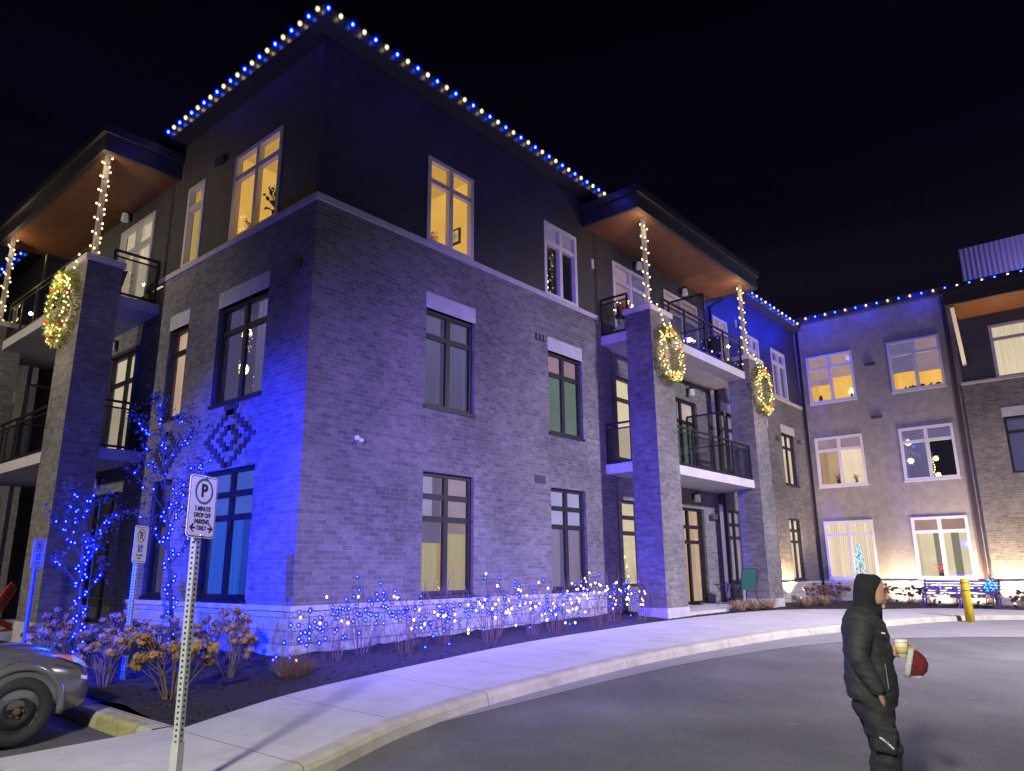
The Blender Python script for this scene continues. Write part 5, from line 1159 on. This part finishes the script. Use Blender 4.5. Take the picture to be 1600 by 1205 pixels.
# hood and scarf part of the hoodie
h_=MB()
def hoodring(z,cx,rs,rt_,open_): return [(cx+rs*math.cos(a),rt_*math.sin(a),z) for a in [R(open_+(360-2*open_)*k/28) for k in range(29)]]
prof_=[(1.42,-.055,.098,.115,0),(1.47,-.05,.088,.10,10),(1.50,-.045,.090,.098,42),(1.54,-.035,.100,.102,62),(1.58,-.032,.102,.104,64),(1.62,-.03,.104,.104,60),(1.65,-.028,.098,.092,46),(1.675,-.03,.086,.074,20),(1.692,-.035,.062,.05,3),(1.70,-.038,.03,.022,0)]
rg=[hoodring(*p) for p in prof_]; nn=29; vs=[q for r_ in rg for q in r_]; h_.add(vs,[(i*nn+k,i*nn+k+1,(i+1)*nn+k+1,(i+1)*nn+k) for i in range(len(rg)-1) for k in range(nn-1)])
ho=h_.build('hood',HD,T,True,uv=False); 
for v in ho.data.vertices:
    c=v.co; q=mn.noise(Vector((c.x*14,c.y*14,c.z*26)))*.012; v.co=c+v.normal*q
sm=ho.modifiers.new('t','SOLIDIFY'); sm.thickness=.012; ss=ho.modifiers.new('s','SUBSURF'); ss.levels=1; ss.render_levels=1
MB().loft([ell((-.045,0,1.40),.105,.125,20),ell((-.035,0,1.45),.092,.095,20),ell((-.025,0,1.485),.080,.08,20)]).build('collar',HD,T,True,uv=False)
# trousers
tr=MB()
tr.loft([ell((.0,0,.93),.125,.16,20),ell((.002,0,.86),.140,.165,20),ell((.01,0,.78),.135,.165,20),ell((.03,0,.73),.12,.16,20)])
for lg_ in legs:
    L0=[Vector(q) for q in lg_]; tr.tube([L0[0]+Vector((0,0,.03)),L0[1],L0[1].lerp(L0[2],.6),L0[2],L0[2].lerp(L0[3],.4),L0[3],L0[3].lerp(L0[4],.6),L0[4]+Vector((0,0,-.02))],[.110,.100,.094,.090,.082,.076,.076,.075],18)
    tr.box(L0[1]+Vector((-.03,math.copysign(.085,lg_[0][1]),-.14)),L0[1]+Vector((.10,math.copysign(.125,lg_[0][1]),.02)))
to=remesh(tr,'trousers',TR,T,.010,6,.5)
for v in to.data.vertices:
    c=v.co; q=mn.noise(Vector((c.x*8,c.y*8,c.z*20)))*.012+mn.noise(Vector((c.x*20,c.y*18,c.z*40+5)))*.006; v.co=c+v.normal*q
q=MB(); 
for i in range(7): q.bar((.055+.012*i,-.232+.004*abs(i-3),.655-.004*i*i*.3),(.066+.012*i,-.230,.645-.008*i),.012,.003)
q.build('white_print',mat('white_print',(.6,.6,.58),.6),T)
for lg_ in legs:
    f_=Vector(lg_[4]); s_=MB(); s_.loft([ell((f_.x+.05,f_.y,z),rs,rt_,18) for z,rs,rt_ in((.0,.145,.048),(.025,.15,.05),(.05,.135,.048))]); s_.loft([ell((f_.x-.005,f_.y,z),rs,.05,18) for z,rs in((.04,.085),(.09,.07),(.14,.06))]); remesh(s_,'shoe',SHOE,T,.008,4,.5)
# cup and hat are held, so they are things of their own
def held(loc): return T.location+Matrix.Rotation(R(-76.3),3,'Z')@Matrix.Rotation(TH,3,'Y')@(Vector(loc)*.985)
t=thing('coffee_cup','pale paper coffee cup with a cardboard sleeve held by the hooded person','cup',held((.188,.02,1.155)),R(-76.3))
MB().tube([(0,0,0),(0,0,.105)],[.031,.042],24).build('cup',mat('paper_cup',(.72,.66,.42),.6),t,True)
MB().tube([(0,0,.028),(0,0,.078)],[.0355,.041],24).build('sleeve',mat('cup_sleeve',(.55,.42,.18),.8),t,True)
MB().tube([(0,0,.103),(0,0,.110),(0,0,.113),(0,0,.122),(0,0,.123)],[.045,.045,.040,.038,.02],24).build('lid',mat('cup_lid',(.78,.78,.66),.4),t,True)
t=thing('knit_hat','maroon and white knitted hat hanging from the person\'s hand','hat',held((.235,.03,1.13)),R(-76.3)); 
t.scale=(.77,.77,.77)
rg=[]; ax=Vector((1,.0,-.28)).normalized(); upv=Vector((.28,0,1)).normalized(); sd=Vector((0,1,0))
def hr(f_,rz_,ry_): return [Vector((0,0,0))+ax*f_+upv*math.cos(a)*rz_+sd*math.sin(a)*ry_ for a in [k*6.283/26 for k in range(26)]]
KN=mat('knit_maroon',(.20,.02,.03),.95,color2=(.10,.01,.015),nscale=30,bump=1,bscale=80); KW=mat('knit_white',(.55,.58,.50),.95,bump=1,bscale=80)
MB().loft([hr(.0,.122,.05),hr(.03,.122,.055),hr(.07,.105,.055),hr(.11,.075,.045),hr(.135,.035,.025)]).build('crown',KN,t,True,uv=False)
MB().loft([hr(-.035,.118,.05),hr(-.03,.128,.058),hr(.004,.13,.06),hr(.01,.122,.055)]).build('cuff',KW,t,True,uv=False)
m_=MB()
for k in range(5): a=3.14+(-.5+.22*k); p0=ax*.02+upv*math.cos(a)*.124+sd*(-abs(math.sin(a))*.056-.003); m_.bar(p0,ax*.095+upv*math.cos(a)*.088+sd*(-.05),.006,.004)
m_.build('stripes',KW,t,uv=False)
